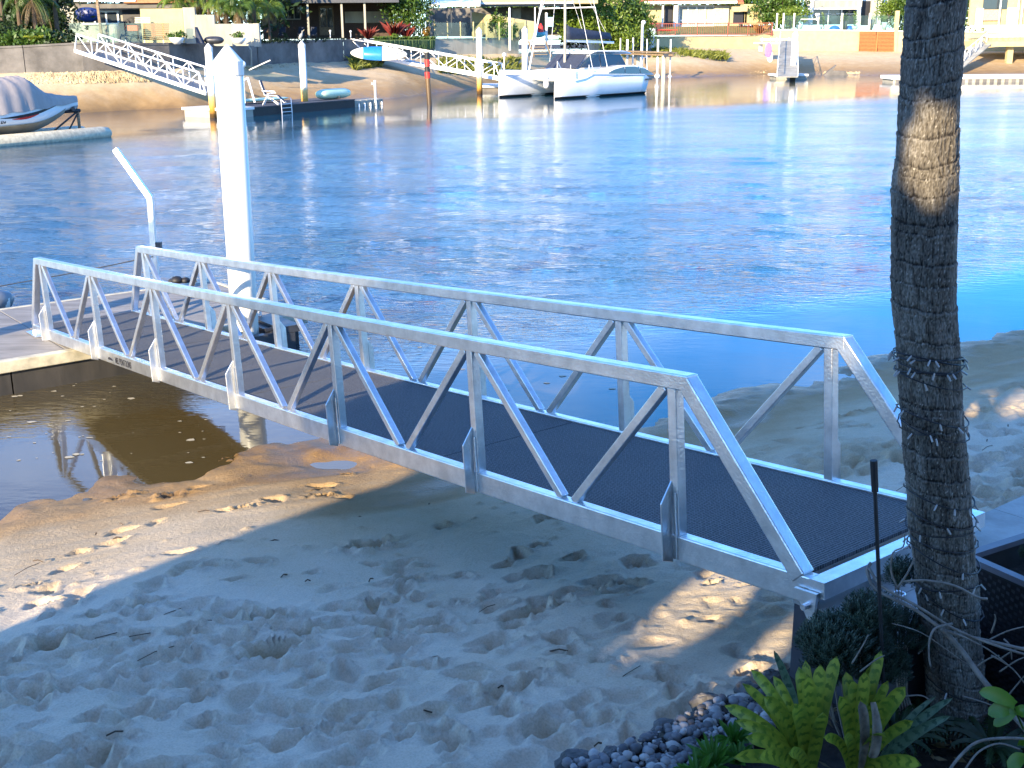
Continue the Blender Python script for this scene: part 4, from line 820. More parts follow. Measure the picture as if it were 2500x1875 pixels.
f = MB().bar(rp_(-2.5, 1.0, .3), rp_(-1.05, 1.0, 1.1), .06, .06).build('brace', M['black'], wn_); f = MB().bar(rp_(-1.8, .8, .3), rp_(-1.05, 1.0, 1.0), .05, .05).build('brace', M['black'], wn_)
MB().tube([rp_(-1.4, .8, 1.25), rp_(-1.0, 1.1, 1.3)], .09, 8).build('winch_drum', M['dark_metal'], wn_); MB().tube([rp_(-1.7, 1.0, 1.15), rp_(-.9, 1.0, 1.15)], .08, 8).build('roller', M['black'], wn_)
bt = thing('runabout', 'white runabout under a grey canvas cover on the floating dock at the left edge', 'motorboat', rp_(-6, 1.5, .3))
th_ = R(-8); pv = rp_(-1.35, 1.0, 0); fR = Vector((fw.x * math.cos(th_) - fw.y * math.sin(th_), fw.x * math.sin(th_) + fw.y * math.cos(th_), 0)); lR = Vector((-fR.y, fR.x, 0))
def rp_(a, b, z): return pv + fR * (a + 1.35) + lR * (b - 1.0) + Vector((0, 0, z))
NB_ = 18; hs2 = []; cv = []; LBt = 6.6; oB = -1.35
def prof(t):   # t 0 stern .. 1 bow
    w = 1.08 * (1 - max(0, (t - .35) / .65) ** 2.2) + .02; sh = 1.32 + .42 * max(0, t - .2) ** 1.3; ke = .36 + .95 * max(0, (t - .62) / .38) ** 1.9; return w, sh, ke
for i in range(NB_):
    t = i / (NB_ - 1); w, sh, ke = prof(t); a = oB - LBt * (1 - t) + (.35 if t > .99 else 0); ke = min(ke, sh - .06); cz = ke + (sh - ke) * .38
    hs2.append([rp_(a + .0, 1.0 - w, sh), rp_(a, 1.0 - w * .97, (sh + cz) / 2 + .05), rp_(a, 1.0 - w * .85, cz), rp_(a, 1.0, ke), rp_(a, 1.0 + w * .85, cz), rp_(a, 1.0 + w * .97, (sh + cz) / 2 + .05), rp_(a, 1.0 + w, sh)])
loft(None, hs2, 'hull', M['gel'], bt, close=False)
kb = []
for i in range(NB_):
    t = i / (NB_ - 1); w, sh, ke = prof(t); ke = min(ke, sh - .06); a = oB - LBt * (1 - t); cz = ke + (sh - ke) * .38; kb.append([rp_(a, 1.0 - w * .87 - .01, cz + .02), rp_(a, 1.0 - w * .5, (ke + cz) / 2 - .015), rp_(a, 1.0, ke - .02)])
loft(None, kb, 'bottom_paint', M['lightwall'], bt, close=False)
M['canvas'] = mat('grey_boat_canvas', (.33, .29, .27), .85, 0, .08, 3, .4, 5, (1, 1, .35))
for i in range(61):
    t = i / 60; w, sh, ke = prof(t); a = oB - LBt * (1 - t) + .08 + (.25 * max(0, t - .93) / .07)
    pk = nlerp(t, [0, .2, .45, .66, .70, .80, .93, 1], [.75, 1.1, 1.25, 1.18, 1.0, .42, .2, .12]); sec = []
    for q in range(15):
        f = -1 + 2 * q / 14; z = sh + pk * (1 - abs(f) ** 2.2) ** .75 * (1 if abs(f) < 1 else 0) - (.14 if abs(f) > .98 else 0)
        z += .035 * math.sin(t * 90 + f * 6) * (1 - abs(f)) * pk + .03 * math.sin(t * 38 + f * 11); sec.append(rp_(a, 1.0 + (w + .05) * f * (1 + .02 * math.sin(t * 60)), z))
    cv.append(sec)
loft(None, cv, 'canvas_cover', M['canvas'], bt, close=False)
def hullpt(t, f, o=.012):   # point on near side between sheer (f=0) and chine (f=1)
    w, sh, ke = prof(t); ke = min(ke, sh - .06); cz = ke + (sh - ke) * .38; mz = (sh + cz) / 2 + .05; k = [(w, sh), (w * .97, mz), (w * .85, cz)]
    x = f * 2; i = min(1, int(x)); x -= i; ww = k[i][0] * (1 - x) + k[i + 1][0] * x; zz = k[i][1] * (1 - x) + k[i + 1][1] * x; return rp_(oB - LBt * (1 - t), 1.0 - ww - o, zz)
def stripe(name, pts0, pts1, m):
    b = MB(); n = len(pts0); b.add([hullpt(*p) for p in pts0] + [hullpt(*p) for p in pts1], [(i, i + 1, n + i + 1, n + i) for i in range(n - 1)]); return b.build(name, m, bt)
ts = np.linspace(.42, .93, 14)
stripe('side_stripe', [(t, .55 - .42 * ((t - .42) / .51) ** 1.4) for t in ts], [(t, .57 - .42 * ((t - .42) / .51) ** 1.4 + .17 * math.sin((t - .42) / .51 * 3.14)) for t in ts], M['ink_shade'])
stripe('red_stripe', [(t, .66 - .1 * ((t - .5) / .2)) for t in np.linspace(.5, .70, 7)], [(t, .68 - .1 * ((t - .5) / .2) + .10 * math.sin((t - .5) / .2 * 3.14)) for t in np.linspace(.5, .70, 7)], M['red'])
a_ = hullpt(.5, .72, .02); b_ = hullpt(.62, .72, .02); dd_ = (b_ - a_).normalized(); nn_ = Vector((dd_.y, -dd_.x, 0)).normalized(); up_ = nn_.cross(dd_)
text_obj('20', 'registration_number', M['ink_shade'], bt, Matrix.Translation(hullpt(.42, .84, .05)) @ Matrix((dd_, up_, nn_)).transposed().to_4x4(), .33, .8, .006)

# ================================================================== FAR HOUSES AND YARDS
# A: yard at far left
Y = 80
h1 = thing('left_house', 'low pale house with an orange roof edge behind the left yard', 'house', base_at(330, 92, 3.8))
fpart('wall', 150, 470, 14, 110, 92, .3, M['lightwall'], h1); fpart('roof', 300, 480, -40, 7, 90.5, 6, M['terracotta'], h1); fpart('fascia', 180, 330, -8, 4, 90.4, .3, M['white'], h1); fpart('eave', 180, 480, 7.5, 20, 90.8, .9, M['greywall'], h1)
fwindow(200, 290, 26, 60, 91.9, h1, 3); fpart('carport_shade_panel', 300, 345, 24, 70, 91.9, .08, M['ink_shade'], h1)  # flat black panel stands in for the unlit carport inside
yw = thing('boundary_wall', 'bright cream boundary wall between the left yard and the palms', 'wall', base_at(400, 84, 3.8)); fpart('wall_face', 345, 448, 21, 104, 84, .3, M['creamwall'], yw)
gw = thing('boundary_wall', 'stepped grey block wall under the lime green palms', 'wall', base_at(540, 82.5, 3.75))
for x0, x1, y0 in ((449, 478, 18), (479, 525, 36), (526, 628, 58)): fpart('wall_panel', x0, x1, y0, 112, 82.5, .3, M['lightwall'], gw)
fpart('end_pier', 619, 633, 57, 114, 82.3, .5, M['lightwall'], gw)
g1 = thing('grill', 'orange barbecue cabinet beside the brown timber screen', 'barbecue', base_at(322, 79, 3.85)); fpart('cabinet', 311, 335, 62, 75, 79, .5, M['orange'], g1); fpart('stand', 313, 335, 75.5, 100, 79.1, .4, M['dark_metal'], g1)
sc = thing('timber_screen', 'low reddish brown timber screen in the left yard', 'screen', base_at(380, 80, 3.85))
for k in range(9): fpart('board', 349, 412, 57 + k * 4.6, 60.8 + k * 4.6, 80, .05, M['timber'], sc)
bw = thing('stone_screen', 'small open breeze block panel above the barbecue', 'screen', base_at(348, 80.6, 3.85))
for k in range(4): fpart('block_row', 329, 367, 42 + k * 4, 44.6 + k * 4, 80.6, .1, M['cream_stone'], bw)
gf = thing('glass_fence', 'frameless glass fence along the top of the left dark sea wall', 'fence', base_at(330, 77.3, 3.84))
for k in range(6): x0 = 170 + k * 46; fpart('glass_panel', x0, x0 + 43, 56, 103, 77.3 + k * .2, .015, M['glass'], gf)
for k in range(7): x0 = 168.5 + k * 46; fpart('spigot', x0 - 1, x0 + 1.5, 97, 105, 77.2 + k * .2, .06, M['white_metal'], gf)
ps = thing('pool_post', 'leaning brown timber post in the left yard', 'post', base_at(246, 80, 3.8)); MB().bar(atY(236, -6, 80), atY(248, 88, 80), .16, .16).build('shaft', M['oldtimber'], ps)
bk = thing('surf_kayak', 'dark blue kayak stored against the house in the left yard', 'kayak', base_at(213, 90, 4.5)); loft(None, hullform(atY(213, 36, 89.5), Vector((1, 0, 0)), Vector((0, .3, 0)).normalized(), 1.9, .4, 1.05, 0, p=2.6), 'hull', mat('navy_plastic', (.01, .03, .15), .4), bk)
wt = thing('water_tank', 'pale corrugated tank in the left yard', 'tank', base_at(288, 79.5, 3.85)); MB().lathe(base_at(288, 79.5, 3.86), [(.33, 0), (.33, 1.1), (.27, 1.2), (.05, 1.25)], 16).build('body', M['lightwall'], wt)
def bowl(px, Y, z, w, label, plant=True, seed=0, hgt=.4, m=None, lm=None, ph=.5):
    b = base_at(px, Y, z); t = thing('planter_bowl', label, 'planter', b); MB().lathe(b, [(w * .4, 0), (w * .8, hgt * .5), (w, hgt), (w * .9, hgt), (w * .8, hgt * .85)], 18).build('bowl', m or M['white'], t, True)
    if plant: q = thing('potted_plant', 'plant growing in the ' + label, 'plant', b + Vector((0, 0, hgt * .8))); crown_mesh(b + Vector((0, 0, hgt + ph * .4)), (w * .9, w * .8, ph * .6), 260, .09, seed).build('foliage', lm or M['leaf_mid'], q)
bowl(438, 78.2, 3.82, .5, 'wide white bowl with a bushy plant on the left sea wall', True, 3)
bowl(589, 81, 3.78, .5, 'wide cream bowl with a small plant beside the grey block wall', True, 4, ph=.3)
lo = thing('folded_canopy', 'folded grey sun canopy standing on the sea wall', 'canopy', base_at(478, 79.2, 3.8)); a0 = base_at(461, 79.2, 3.85); z1 = atY(470, 66, 79.2).z
MB().prism([a0, a0 + Vector((.62, 0, 0)), a0 + Vector((.6, 0, z1 - a0.z)), a0 + Vector((.05, 0, z1 - a0.z - .1))], (0, .2, 0)).build('panel', M['lightwall'], lo); MB().prism([a0 + Vector((.64, 0, 0)), a0 + Vector((1.05, 0, 0)), a0 + Vector((.64, 0, z1 - a0.z))], (0, .6, 0)).build('shade', M['navy'], lo)
dk3 = thing('small_dinghy', 'small grey upturned dinghy on the sea wall', 'dinghy', base_at(530, 80, 3.78)); loft(None, hullform(base_at(528, 80, 3.95), Vector((1, 0, 0)), Vector((0, 1, 0)), 1.3, .8, .5, .1, p=3), 'hull', M['dark_metal'], dk3)
dp2 = thing('drain_pipe', 'white drain pipe running down the dark sea wall', 'pipe', base_at(612, 87, 2.5)); MB().tube([atY(606, 112, 86), atY(613, 122, 85.9), atY(614, 160, 85.9)], .07, 7).build('pipe', M['lightwall'], dp2)
oar = thing('boat_hook', 'long pole leaning up from the sand near the folding chair', 'pole', atY(612, 175, 82)); MB().tube([atY(608, 171, 82), atY(660, 147, 82)], .04, 6).build('pole', M['white'], oar)

# B: dark brick house in shade (faces away from the sun under its deep verandah roof)
h2 = thing('brick_house', 'dark brown brick house under a deep verandah roof', 'house', base_at(770, 112, 4))
YB = 112
fpart('wall', 640, 960, 6, 95, YB, .3, M['brick'], h2); fwindow(686, 734, 13, 48, YB, h2, 3, frame=M['lightwall']); dr = fpart('door', 779, 815, 14, 86, YB - .08, .07, M['oldtimber'], h2); fpart('door_glass', 783, 796, 20, 66, YB - .12, .03, M['window'], dr); fpart('door_glass', 799, 812, 20, 66, YB - .12, .03, M['window'], dr)
fpart('side_wall', 842, 950, 28, 56, YB - .3, .1, M['lightwall'], h2)
xa, xb = atY(630, 5, 106).x, atY(975, 5, 106).x; zr = atY(800, 4.5, 106).z
MB().prism([(xa, 105.5, zr + .25), (xa, 105.5, zr - .1), (xa, 114, zr + .1), (xa, 114, zr + 1.9)], (xb - xa, 0, 0)).build('verandah_roof', M['dark_metal'], h2)
for px in (752, 835, 891): fpart('post', px - 2.5, px + 2.5, 5, 92, 105.8, .14, M['lightwall'], h2)
for i, px in enumerate((696, 742, 772)):
    tc_ = thing('patio_chair', ['black patio chair under the brick house window', 'black patio chair left of the verandah post', 'black patio chair in front of the brick house door'][i], 'chair', base_at(px, 108, 4)); q = base_at(px, 108, 4.0)
    MB().prism([q + Vector((-.3, 0, .45)), q + Vector((.3, 0, .45)), q + Vector((.26, .35, 1.15)), q + Vector((-.26, .35, 1.15))], (0, .05, 0)).build('backrest', M['navy'], tc_); MB().box(tuple(q + Vector((-.3, -.4, .42))), tuple(q + Vector((.3, .1, .47)))).build('seat', M['navy'], tc_)
    for sx_ in (-.28, .28): MB().tube([q + Vector((sx_, -.4, 0)), q + Vector((sx_, -.35, .6)), q + Vector((sx_, .1, .62)), q + Vector((sx_ * 1.1, .3, 0))], .025, 5).build('leg', M['dark_metal'], tc_)
# hanging hedge + plants on the wall
hg = thing('hanging_groundcover', 'green groundcover hanging over the shaded sea wall', 'groundcover', base_at(990, 103, 3.9)); b = MB()
rr = random.Random(3)
for px in np.linspace(925, 1063, 60): tuft(base_at(px, nlerp(px, [925, 1063], [101, 107.5]) + rr.uniform(-.2, .5), 3.9), 14, .45, .03, rr.random(), b, .9)
for px in np.linspace(925, 1063, 110):
    q = base_at(px, nlerp(px, [925, 1063], [100.6, 107]) - .1, 4.0)
    for k in range(5): q2 = q + Vector((rr.uniform(-.2, .2), -.1, 0)); l = rr.uniform(.3, .95); b.add([q2 + Vector((-.05, 0, 0)), q2 + Vector((.05, 0, 0)), q2 + Vector((.04, -.05, -l)), q2 + Vector((-.03, -.06, -l * .8))], [(0, 1, 2, 3)])
tag(b.build('foliage', M['leaf_mid'], hg), kind='stuff')
g3 = thing('straggling_plants', 'straggling grey weeds along the top of the plain grey sea wall', 'groundcover', base_at(740, 92, 3.8)); b = MB()
for px in np.linspace(640, 840, 90): tuft(base_at(px, nlerp(px, [640, 842], [88, 98.6]) + rr.uniform(-.3, .6), 3.8), 6, rr.uniform(.15, .5), .03, rr.random(), b, 1.2)
b.build('foliage', M['leaf_dark'], g3, kind='stuff')
for i, (px, py, Y, sz) in enumerate(((905, 88, 104, .8), (968, 75, 105.5, 1.25), (998, 84, 106, .9))):
    t = thing('red_cordyline', ['small red cordyline left of the hedge', 'large red cordyline above the hedge', 'red cordyline in front of the white pickets'][i], 'plant', base_at(px, Y, 3.95)); tuft(base_at(px, Y, 4.0), 70, sz * 1.35, .05, i, None, .9).build('foliage', M['leaf_red'], t)
t = thing('lime_bush', 'small lime green bush on the hedge', 'bush', base_at(968, 103.5, 4)); crown_mesh(base_at(970, 103.6, 4.15), (.5, .4, .35), 200, .12, 9).build('foliage', M['leaf_lime'], t)
t = thing('orange_shrub', 'yellow orange shrub beside the glass fence', 'shrub', base_at(1047, 107.5, 4)); crown_mesh(base_at(1047, 107.6, 4.7), (.35, .35, .7), 260, .12, 10).build('foliage', leafmat('orange_leaf', (.4, .22, .04), (.2, .12, .02)), t)
pk = thing('picket_fence', 'pale picket fence behind the red cordylines', 'fence', base_at(1000, 110, 4))
for k in range(22): px = 952 + k * 4.9; fpart('picket', px, px + 2, 46, 82, 110, .05, M['lightwall'], pk)
fpart('fence_rail', 950, 1058, 50, 53, 110.06, .05, M['lightwall'], pk)

# C: carport house and glass fence
h3 = thing('carport_house', 'house with a white carport roof and a long tiled roof behind the glass fence', 'house', base_at(1150, 128, 4))
fpart('back_wall', 1040, 1460, 18, 88, 136, .3, M['greywall'], h3); xa, xb, xc = atY(1046, 5, 124).x, atY(1172, 5, 124).x, atY(1470, 5, 128).x
za = atY(1100, 13, 124).z; MB().prism([(xa, 123.5, za + .1), (xa, 123.5, za - .12), (xa, 131, za + .05), (xa, 131, za + .9)], (xb - xa, 0, 0)).build('carport_roof', M['white'], h3)
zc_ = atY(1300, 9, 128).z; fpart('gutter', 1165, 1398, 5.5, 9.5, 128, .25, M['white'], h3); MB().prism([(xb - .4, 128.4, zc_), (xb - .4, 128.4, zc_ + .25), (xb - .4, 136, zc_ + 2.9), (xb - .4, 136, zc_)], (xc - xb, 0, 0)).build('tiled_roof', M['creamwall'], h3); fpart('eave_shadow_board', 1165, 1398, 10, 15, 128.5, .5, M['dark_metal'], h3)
for px in (1060, 1092, 1102, 1150, 1244, 1306): fpart('post', px - 1.5, px + 1.5, 18, 85, 124.5, .12, M['white'] if px > 1200 else M['dark_metal'], h3)
fpart('interior_panel', 1250, 1272, 20, 45, 133, .1, M['lightwall'], h3); fpart('blue_screen', 1337, 1351, 42, 65, 126, .05, mat('pale_blue_panel', (.25, .55, .75), .6), h3)
sw = thing('sloping_wall', 'cream garden wall stepping down towards the catamaran bow', 'wall', base_at(1240, 116, 4)); p = [atY(1152, 29, 130), atY(1298, 52, 113.5), atY(1298, 98, 113.5), atY(1152, 90, 130)]; MB().prism([Vector(x) for x in p], (.25, .1, 0)).build('wall_face', M['creamwall'], sw)
gf2 = thing('glass_fence', 'glass pool fence with white posts above the pale concrete wall', 'fence', base_at(1150, 109.5, 4))
for k in range(7): px = 1061 + k * 31.5; Yk = 108.6 + k * .85; fpart('fence_post', px - 1.3, px + 1.6, 53, 98, Yk, .08, M['creamwall'], gf2); fpart('glass_panel', px + 2.5, px + 29.5, 55, 95, Yk, .015, M['glass'], gf2)
for i, (px, pt, Y, w) in enumerate(((1244, 20, 112, 5), (1334, 31, 116, 6))):
    t = thing('tall_post', ['tall white post behind the pale concrete wall', 'tall white post beside the dark steps'][i], 'post', base_at(px, Y, 3.5)); a = atY(px, pt, Y); MB().tube([(a.x, Y, 3.0), (a.x, Y, a.z)], w * Y / FPX / 2, 10).build('shaft', M['white'], t)
for i, (px, h, Y, m) in enumerate(((1213, 1.9, 117, 'leaf_mid'), (1236, 1.6, 116, 'leaf_lime'), (1253, 1.2, 115, 'leaf_mid'))):
    c = base_at(px, Y, 4); tree('shrub', ['slender green shrub in front of the cream garden wall', 'yellowish shrub in front of the cream garden wall', 'short shrub at the low end of the cream garden wall'][i], c, c + Vector((0, 0, h * .7)), (.5, .4, h * .6), 420, .13, M[m], 30 + i, 'shrubs along the cream garden wall', .04, 'shrub')
st_ = thing('wall_steps', 'dark timber steps going down to the beach behind the catamaran bow', 'steps', base_at(1305, 113, 2.8))
for k in range(6): a = atY(1290 + k * 2, 104 + k * 6, 112.6 - k * .35); MB().box((a.x, a.y, a.z), (a.x + 1.35, a.y + .34, a.z + .07)).build('tread', M['oldtimber'], st_)
for px in (1290, 1332): MB().bar(atY(px, 101, 113), atY(px + 14, 138, 110.8), .07, .2).build('stringer', M['oldtimber'], st_)
t = thing('water_slide_toy', 'red and aqua plastic toy near the white posts', 'toy', base_at(1325, 118, 4)); q = base_at(1316, 118, 4.05); loft(None, hullform(q, Vector((1, 0, 0)), Vector((0, 1, 0)), 1.7, 1, .7, .4, p=2.5), 'pool', mat('aqua_plastic', (.1, .5, .6), .4), t); MB().lathe(base_at(1326, 117, 4.6), [(.28, 0), (.22, .5), (.08, .75), (.05, .8)], 10).build('red_top', M['red'], t)

# D: cream house with red tiled roof, balustrade, jetty
h4 = thing('middle_house', 'pale cream house partly hidden by the bright green trees behind the mast', 'house', base_at(1440, 150, 4.2))
fpart('wall', 1390, 1560, 15, 60, 152, .4, M['creamwall'], h4); fpart('upper_wall', 1380, 1530, -60, 14.4, 150.5, 3, M['creamwall'], h4)
for x0, x1 in ((1480, 1496), (1500, 1510), (1515, 1526)): fwindow(x0, x1, 17, 33, 151.8, h4, 1)
fpart('roof', 1360, 1414, -5, 6, 149, 2, M['terracotta'], h4)
h5 = thing('cream_stone_house', 'cream stone house with a red tiled roof above the red-brown balustrade', 'house', base_at(1700, 166, 4.4))
YH = 166
fpart('wall', 1560, 1805, 12, 68, YH + 1.5, .4, M['creamwall'], h5); fpart('stone_pier', 1744, 1779, 13.5, 66, YH + 1.1, .5, M['cream_stone'], h5); fpart('entry_shade_panel', 1621, 1642, 15, 64, YH + 1.35, .12, M['ink_shade'], h5)  # black sheet paints the shade of the entry, no depth behind it
w_ = fwindow(1656, 1745, 12, 66, YH + 1.4, h5, 4, M['curtain']); fpart('transom', 1656, 1745, 48, 52, YH + 1.3, .1, M['white'], h5)
fpart('column', 1645, 1655, 13, 66, YH, .5, M['white'], h5); fpart('column', 1616, 1620, 13, 66, YH, .3, M['white'], h5)
xa, xb = atY(1565, 6, YH - .5).x, atY(1812, 6, YH - .5).x; zg = atY(1700, 10, YH - .5).z; fpart('gutter', 1570, 1800, 2.5, 9, YH - .5, .3, M['white'], h5)
rt = MB().prism([(xa - .3, YH - .15, zg + .2), (xa - .3, YH + 8, zg + 3.6), (xa - .3, YH + 8, zg + 3.4), (xa - .3, YH - .15, zg + .0)], (xb - xa + .6, 0, 0)).build('roof', M['terracotta'], h5)
for k in range(60): q = xa + (xb - xa) * k / 59; MB().bar((q, YH - .16, zg + .27), (q, YH + 3, zg + .27 + 3.15 * .417), .1, .08).build('tile_row', M['terracotta'], rt)
sh_ = thing('cream_shed', 'cream ribbed shed at the right end of the balustrade', 'shed', base_at(1830, 160, 4.2)); fpart('wall', 1815, 1868, 10, 60, 160, 2.5, M['creamwall'], sh_)
for k in range(9): fpart('rib', 1818 + k * 5.6, 1819 + k * 5.6, 14, 60, 159.93, .06, M['creamwall'], sh_)
fpart('awning', 1788, 1825, 16, 28, 159, .9, M['creamwall'], sh_); fpart('opening_shade_panel', 1790, 1824, 29, 58, 160.0, .06, M['ink_shade'], sh_)  # black sheet under the awning is painted shade
hd = thing('lawn_slope', 'sunny yellow lawn rising behind the red-brown balustrade', 'lawn'); q = [atY(1600, 86, 152.6), atY(1885, 86, 152.6), atY(1885, 62, 163), atY(1600, 66, 163)]
MB().add([Vector(v) + Vector((0, 0, .02)) for v in q], [(0, 1, 2, 3)]).build('turf', M['lawn'], hd)
del hd['category']; del hd['label']; hd['kind'] = 'structure'
M['rust'] = mat('red_brown_rail_paint', (.28, .07, .04), .5, 0, .1)
bl = thing('balustrade', 'red-brown metal balustrade on top of the cream sea wall', 'balustrade', base_at(1740, 151.8, 4.1))
fpart('top_rail', 1585, 1888, 56.2, 58, 151.7, .07, M['rust'], bl); fpart('bottom_rail', 1600, 1888, 83, 84.6, 151.7, .07, M['rust'], bl)
for k in range(64): px = 1600 + k * 4.5; fpart('baluster', px, px + .8, 58.1, 82.9, 151.72, .03, M['rust'], bl)
for px in (1605, 1648, 1702, 1776, 1825, 1884): fpart('rail_post', px, px + 2, 55.5, 87, 151.66, .08, M['rust'], bl)
rf2 = thing('red_side_fence', 'short dark red fence running back from the balustrade corner', 'fence', base_at(1590, 140, 4.1))
for k in range(14): a = atY(1577 + k * 2.2, 52 + .4 * k, 150 - k * .1); MB().bar(a, a - Vector((0, 0, 1.5)), .05, .05).build('baluster', M['rust'], rf2)
MB().bar(atY(1575, 52, 150), atY(1610, 58, 148.6), .06, .06).build('top_rail', M['rust'], rf2)
ws = thing('timber_side_wall', 'grey vertical timber wall leaning down beside the jetty poles', 'wall', base_at(1585, 140, 2.8)); p = [atY(1574, 68, 139), atY(1591, 90, 141), atY(1589, 124, 141), atY(1574, 124, 139)]; MB().prism([Vector(x) for x in p], (.1, .25, 0)).build('panel', M['lightwall'], ws)
fpart('corner_post', 1591, 1597, 89, 124, 141.2, .3, M['white'], ws)
for i, (px, py) in enumerate(((1640, 62), (1625, 60))):
    t = thing('garden_table', ['red garden table on the lawn', 'red garden bench on the lawn'][i], ['table', 'bench'][i], base_at(px, 158, 4.3)); a = base_at(px, 158 - i, 4.35)
    MB().box((a.x - 1, a.y, a.z + .6), (a.x + 1, a.y + .7, a.z + .68)).build('top', M['red'], t)
    for sx_ in (-.85, .85): MB().box((a.x + sx_, a.y + .1, a.z), (a.x + sx_ + .07, a.y + .6, a.z + .597)).build('leg', M['red'], t)
t = thing('flax_plant', 'reddish strappy plant at the right end of the lawn', 'plant', base_at(1860, 155, 4.2)); tuft(base_at(1860, 154, 4.2), 70, 1.5, .05, 5, None, .8).build('foliage', leafmat('bronze_leaf', (.3, .12, .03), (.2, .15, .03)), t)
# jetty
jt = thing('timber_jetty', 'narrow old timber jetty on poles right of the catamaran', 'jetty', base_at(1570, 118, 2.2)); a = atY(1500, 124.5, 122); b = atY(1642, 129, 114)
MB().bar(a, b, 1.1, .1).build('deck', M['oldtimber'], jt); MB().bar(a + Vector((0, -.5, -.2)), b + Vector((0, -.5, -.2)), .12, .2).build('bearer', M['oldtimber'], jt); MB().bar(a + Vector((0, .5, -.2)), b + Vector((0, .5, -.2)), .12, .2).build('bearer', M['oldtimber'], jt)
for k in range(22): q = a + (b - a) * k / 22; MB().bar(q + Vector((-.2, -.65, .07)), q + Vector((.2, .65, .07)), .3, .03).build('plank', M['oldtimber'], jt)
MB().prism([atY(1620, 131, 114), atY(1646, 130, 114), atY(1641, 139, 114), atY(1622, 139, 114)], (0, 1.2, 0)).build('end_bracket', M['dark_metal'], jt)
for i, (px, y0, y1, Y, w, m, lb) in enumerate(((1568, 60, 200, 119.5, 5, 'white', 'tall thin white pole rising from the catamaran stern'), (1576, 135, 190, 121, 4, 'oldtimber', 'thin timber pole right of the catamaran stern'), (1607, 96, 190, 116, 5, 'white', 'white pole with a ball float through the jetty'), (1621, 136, 198, 114.5, 10, 'palecap', 'thick pale stained pile under the jetty end'), (1638, 96, 194, 115, 4, 'white', 'thin white pole at the jetty end'), (1558, 138, 175, 121, 9, 'palecap', 'pale timber pile behind the catamaran stern'), (1515, 93, 120, 124, 3, 'white', 'thin white post left of the jetty poles'), (1532, 96, 165, 122, 6, 'white', 'white post through the jetty planks'), (1546, 92, 165, 123, 4, 'white', 'slim white post right of the white jetty post'), (1580, 95, 125, 122, 2.5, 'white', 'short slim post on the jetty'))):
    t = thing('jetty_pole', lb, 'pole', base_at(px, Y, 0), 'poles around the old jetty'); p = atY(px, y0, Y); MB().tube([(p.x, Y, -.4), (p.x, Y, p.z)], w * Y * .96 / FPX / 2, 8).build('shaft', M[m], t)
    if i in (2, 4):
        r_ = .24 if i == 2 else .15; MB().lathe((p.x, Y - .0, .5), [(.03 + r_ * math.sin(q), -r_ * math.cos(q)) for q in np.linspace(0, 3.14, 8)], 12).build('ball_float', M['white'], t, True)
# E: modern white house with pots
h6 = thing('modern_house', 'modern white house with dark glazing and roller blinds behind the potted plants', 'house', base_at(2060, 163, 4.9))
YM = 162
fpart('wall', 1965, 2180, -60, 60, YM + 2, .4, M['white'], h6); fpart('blind', 1967, 2096, 1, 19, YM, .1, M['lightwall'], h6); fpart('beam', 1960, 2100, 19.2, 23, YM - .1, .4, M['white'], h6)
gz = fpart('glazing', 1984, 2092, 23.5, 60, YM + 1.9, .08, M['window'], h6)
for px in (1981, 2021, 2053, 2090): fpart('mullion', px, px + 2.5, 23.5, 60, YM + 1.8, .08, M['white'], gz)
fpart('mullion', 1984, 2090, 33.5, 35, YM + 1.78, .08, M['white'], gz)
for px, w in ((1978, 9), (2096, 6), (2148, 5)): fpart('column', px, px + w, -40, 62, YM - .3, .4, M['white'], h6)
fpart('doorway_shade_panel', 2103, 2124, 2, 62, YM + 1.9, .08, M['ink_shade'], h6); fpart('grey_panel', 2125, 2140, -10, 60, YM + 1.5, .2, M['lightwall'], h6); fpart('drain_channel', 2151, 2157, -30, 60, YM + .5, .2, M['dark_metal'], h6)  # doorway is a flat black sheet, its inner shade painted on
gf3 = thing('glass_fence', 'glass fence with white posts above the tall cream sea wall', 'fence', base_at(2040, 152.2, 4.9))
for px in (1895, 1911, 1937, 1996, 2054, 2121): fpart('fence_post', px, px + 3.5, 32, 71.5, 152.1, .12, M['white'], gf3)
for x0, x1 in ((1916, 1935), (1942, 1994), (2001, 2052), (2059, 2119), (2126, 2182)): fpart('glass_panel', x0, x1, 38, 71, 152.15, .015, M['glass'], gf3)
fpart('fence_rail', 1955, 2000, 46, 48, 152.0, .05, M['white'], gf3)
fpart('tall_end_post', 2184, 2193, 26, 128, 151.7, .4, M['creamwall'], gf3)
globe(1994, 36, 151.8, 50, .2, 'white globe lamp on the glass fence post')
for i, (px, w, h, m, pl, lm, ph, lb) in enumerate(((1957, .42, .72, 'white', 0, None, .3, 'white square-shouldered pot left of the fence rail'), (2013, .3, .5, 'white', 1, 'leaf_lime', 1.6, 'white pot holding the left round yellow green shrub'), (2066, .45, 1.15, 'greywall', 1, 'leaf_mid', .9, 'tall grey urn holding a loose green plant'), (2092, .4, .5, 'white', 1, 'leaf_lime', 1.8, 'white pot holding the larger round yellow green shrub'), (2131, .45, 1.3, 'lightwall', 0, None, .4, 'tall mottled urn without a plant'), (2164, .4, .95, 'white', 1, 'leaf_lime', 1.3, 'white pot holding a spreading lime plant at the right'))):
    bowl(px, 153.6, 4.75, w, lb, bool(pl), 40 + i, h, M[m], M[lm] if lm else None, ph)
for px, n_ in ((2043, 'left'), (2079, 'right')):
    t = thing('blue_ball_toy', 'blue plastic tub lying behind the glass fence, the ' + n_ + ' one', 'toy', base_at(px, 154.5, 4.8)); MB().lathe(base_at(px, 154.5, 4.8), [(.7, 0), (.68, .2), (.5, .45), (.1, .58)], 14).build('tub', M['blue'], t, True)
gt = thing('slatted_gate', 'orange brown slatted timber gate set into the cream sea wall', 'gate', base_at(2140, 151.5, 2.8))
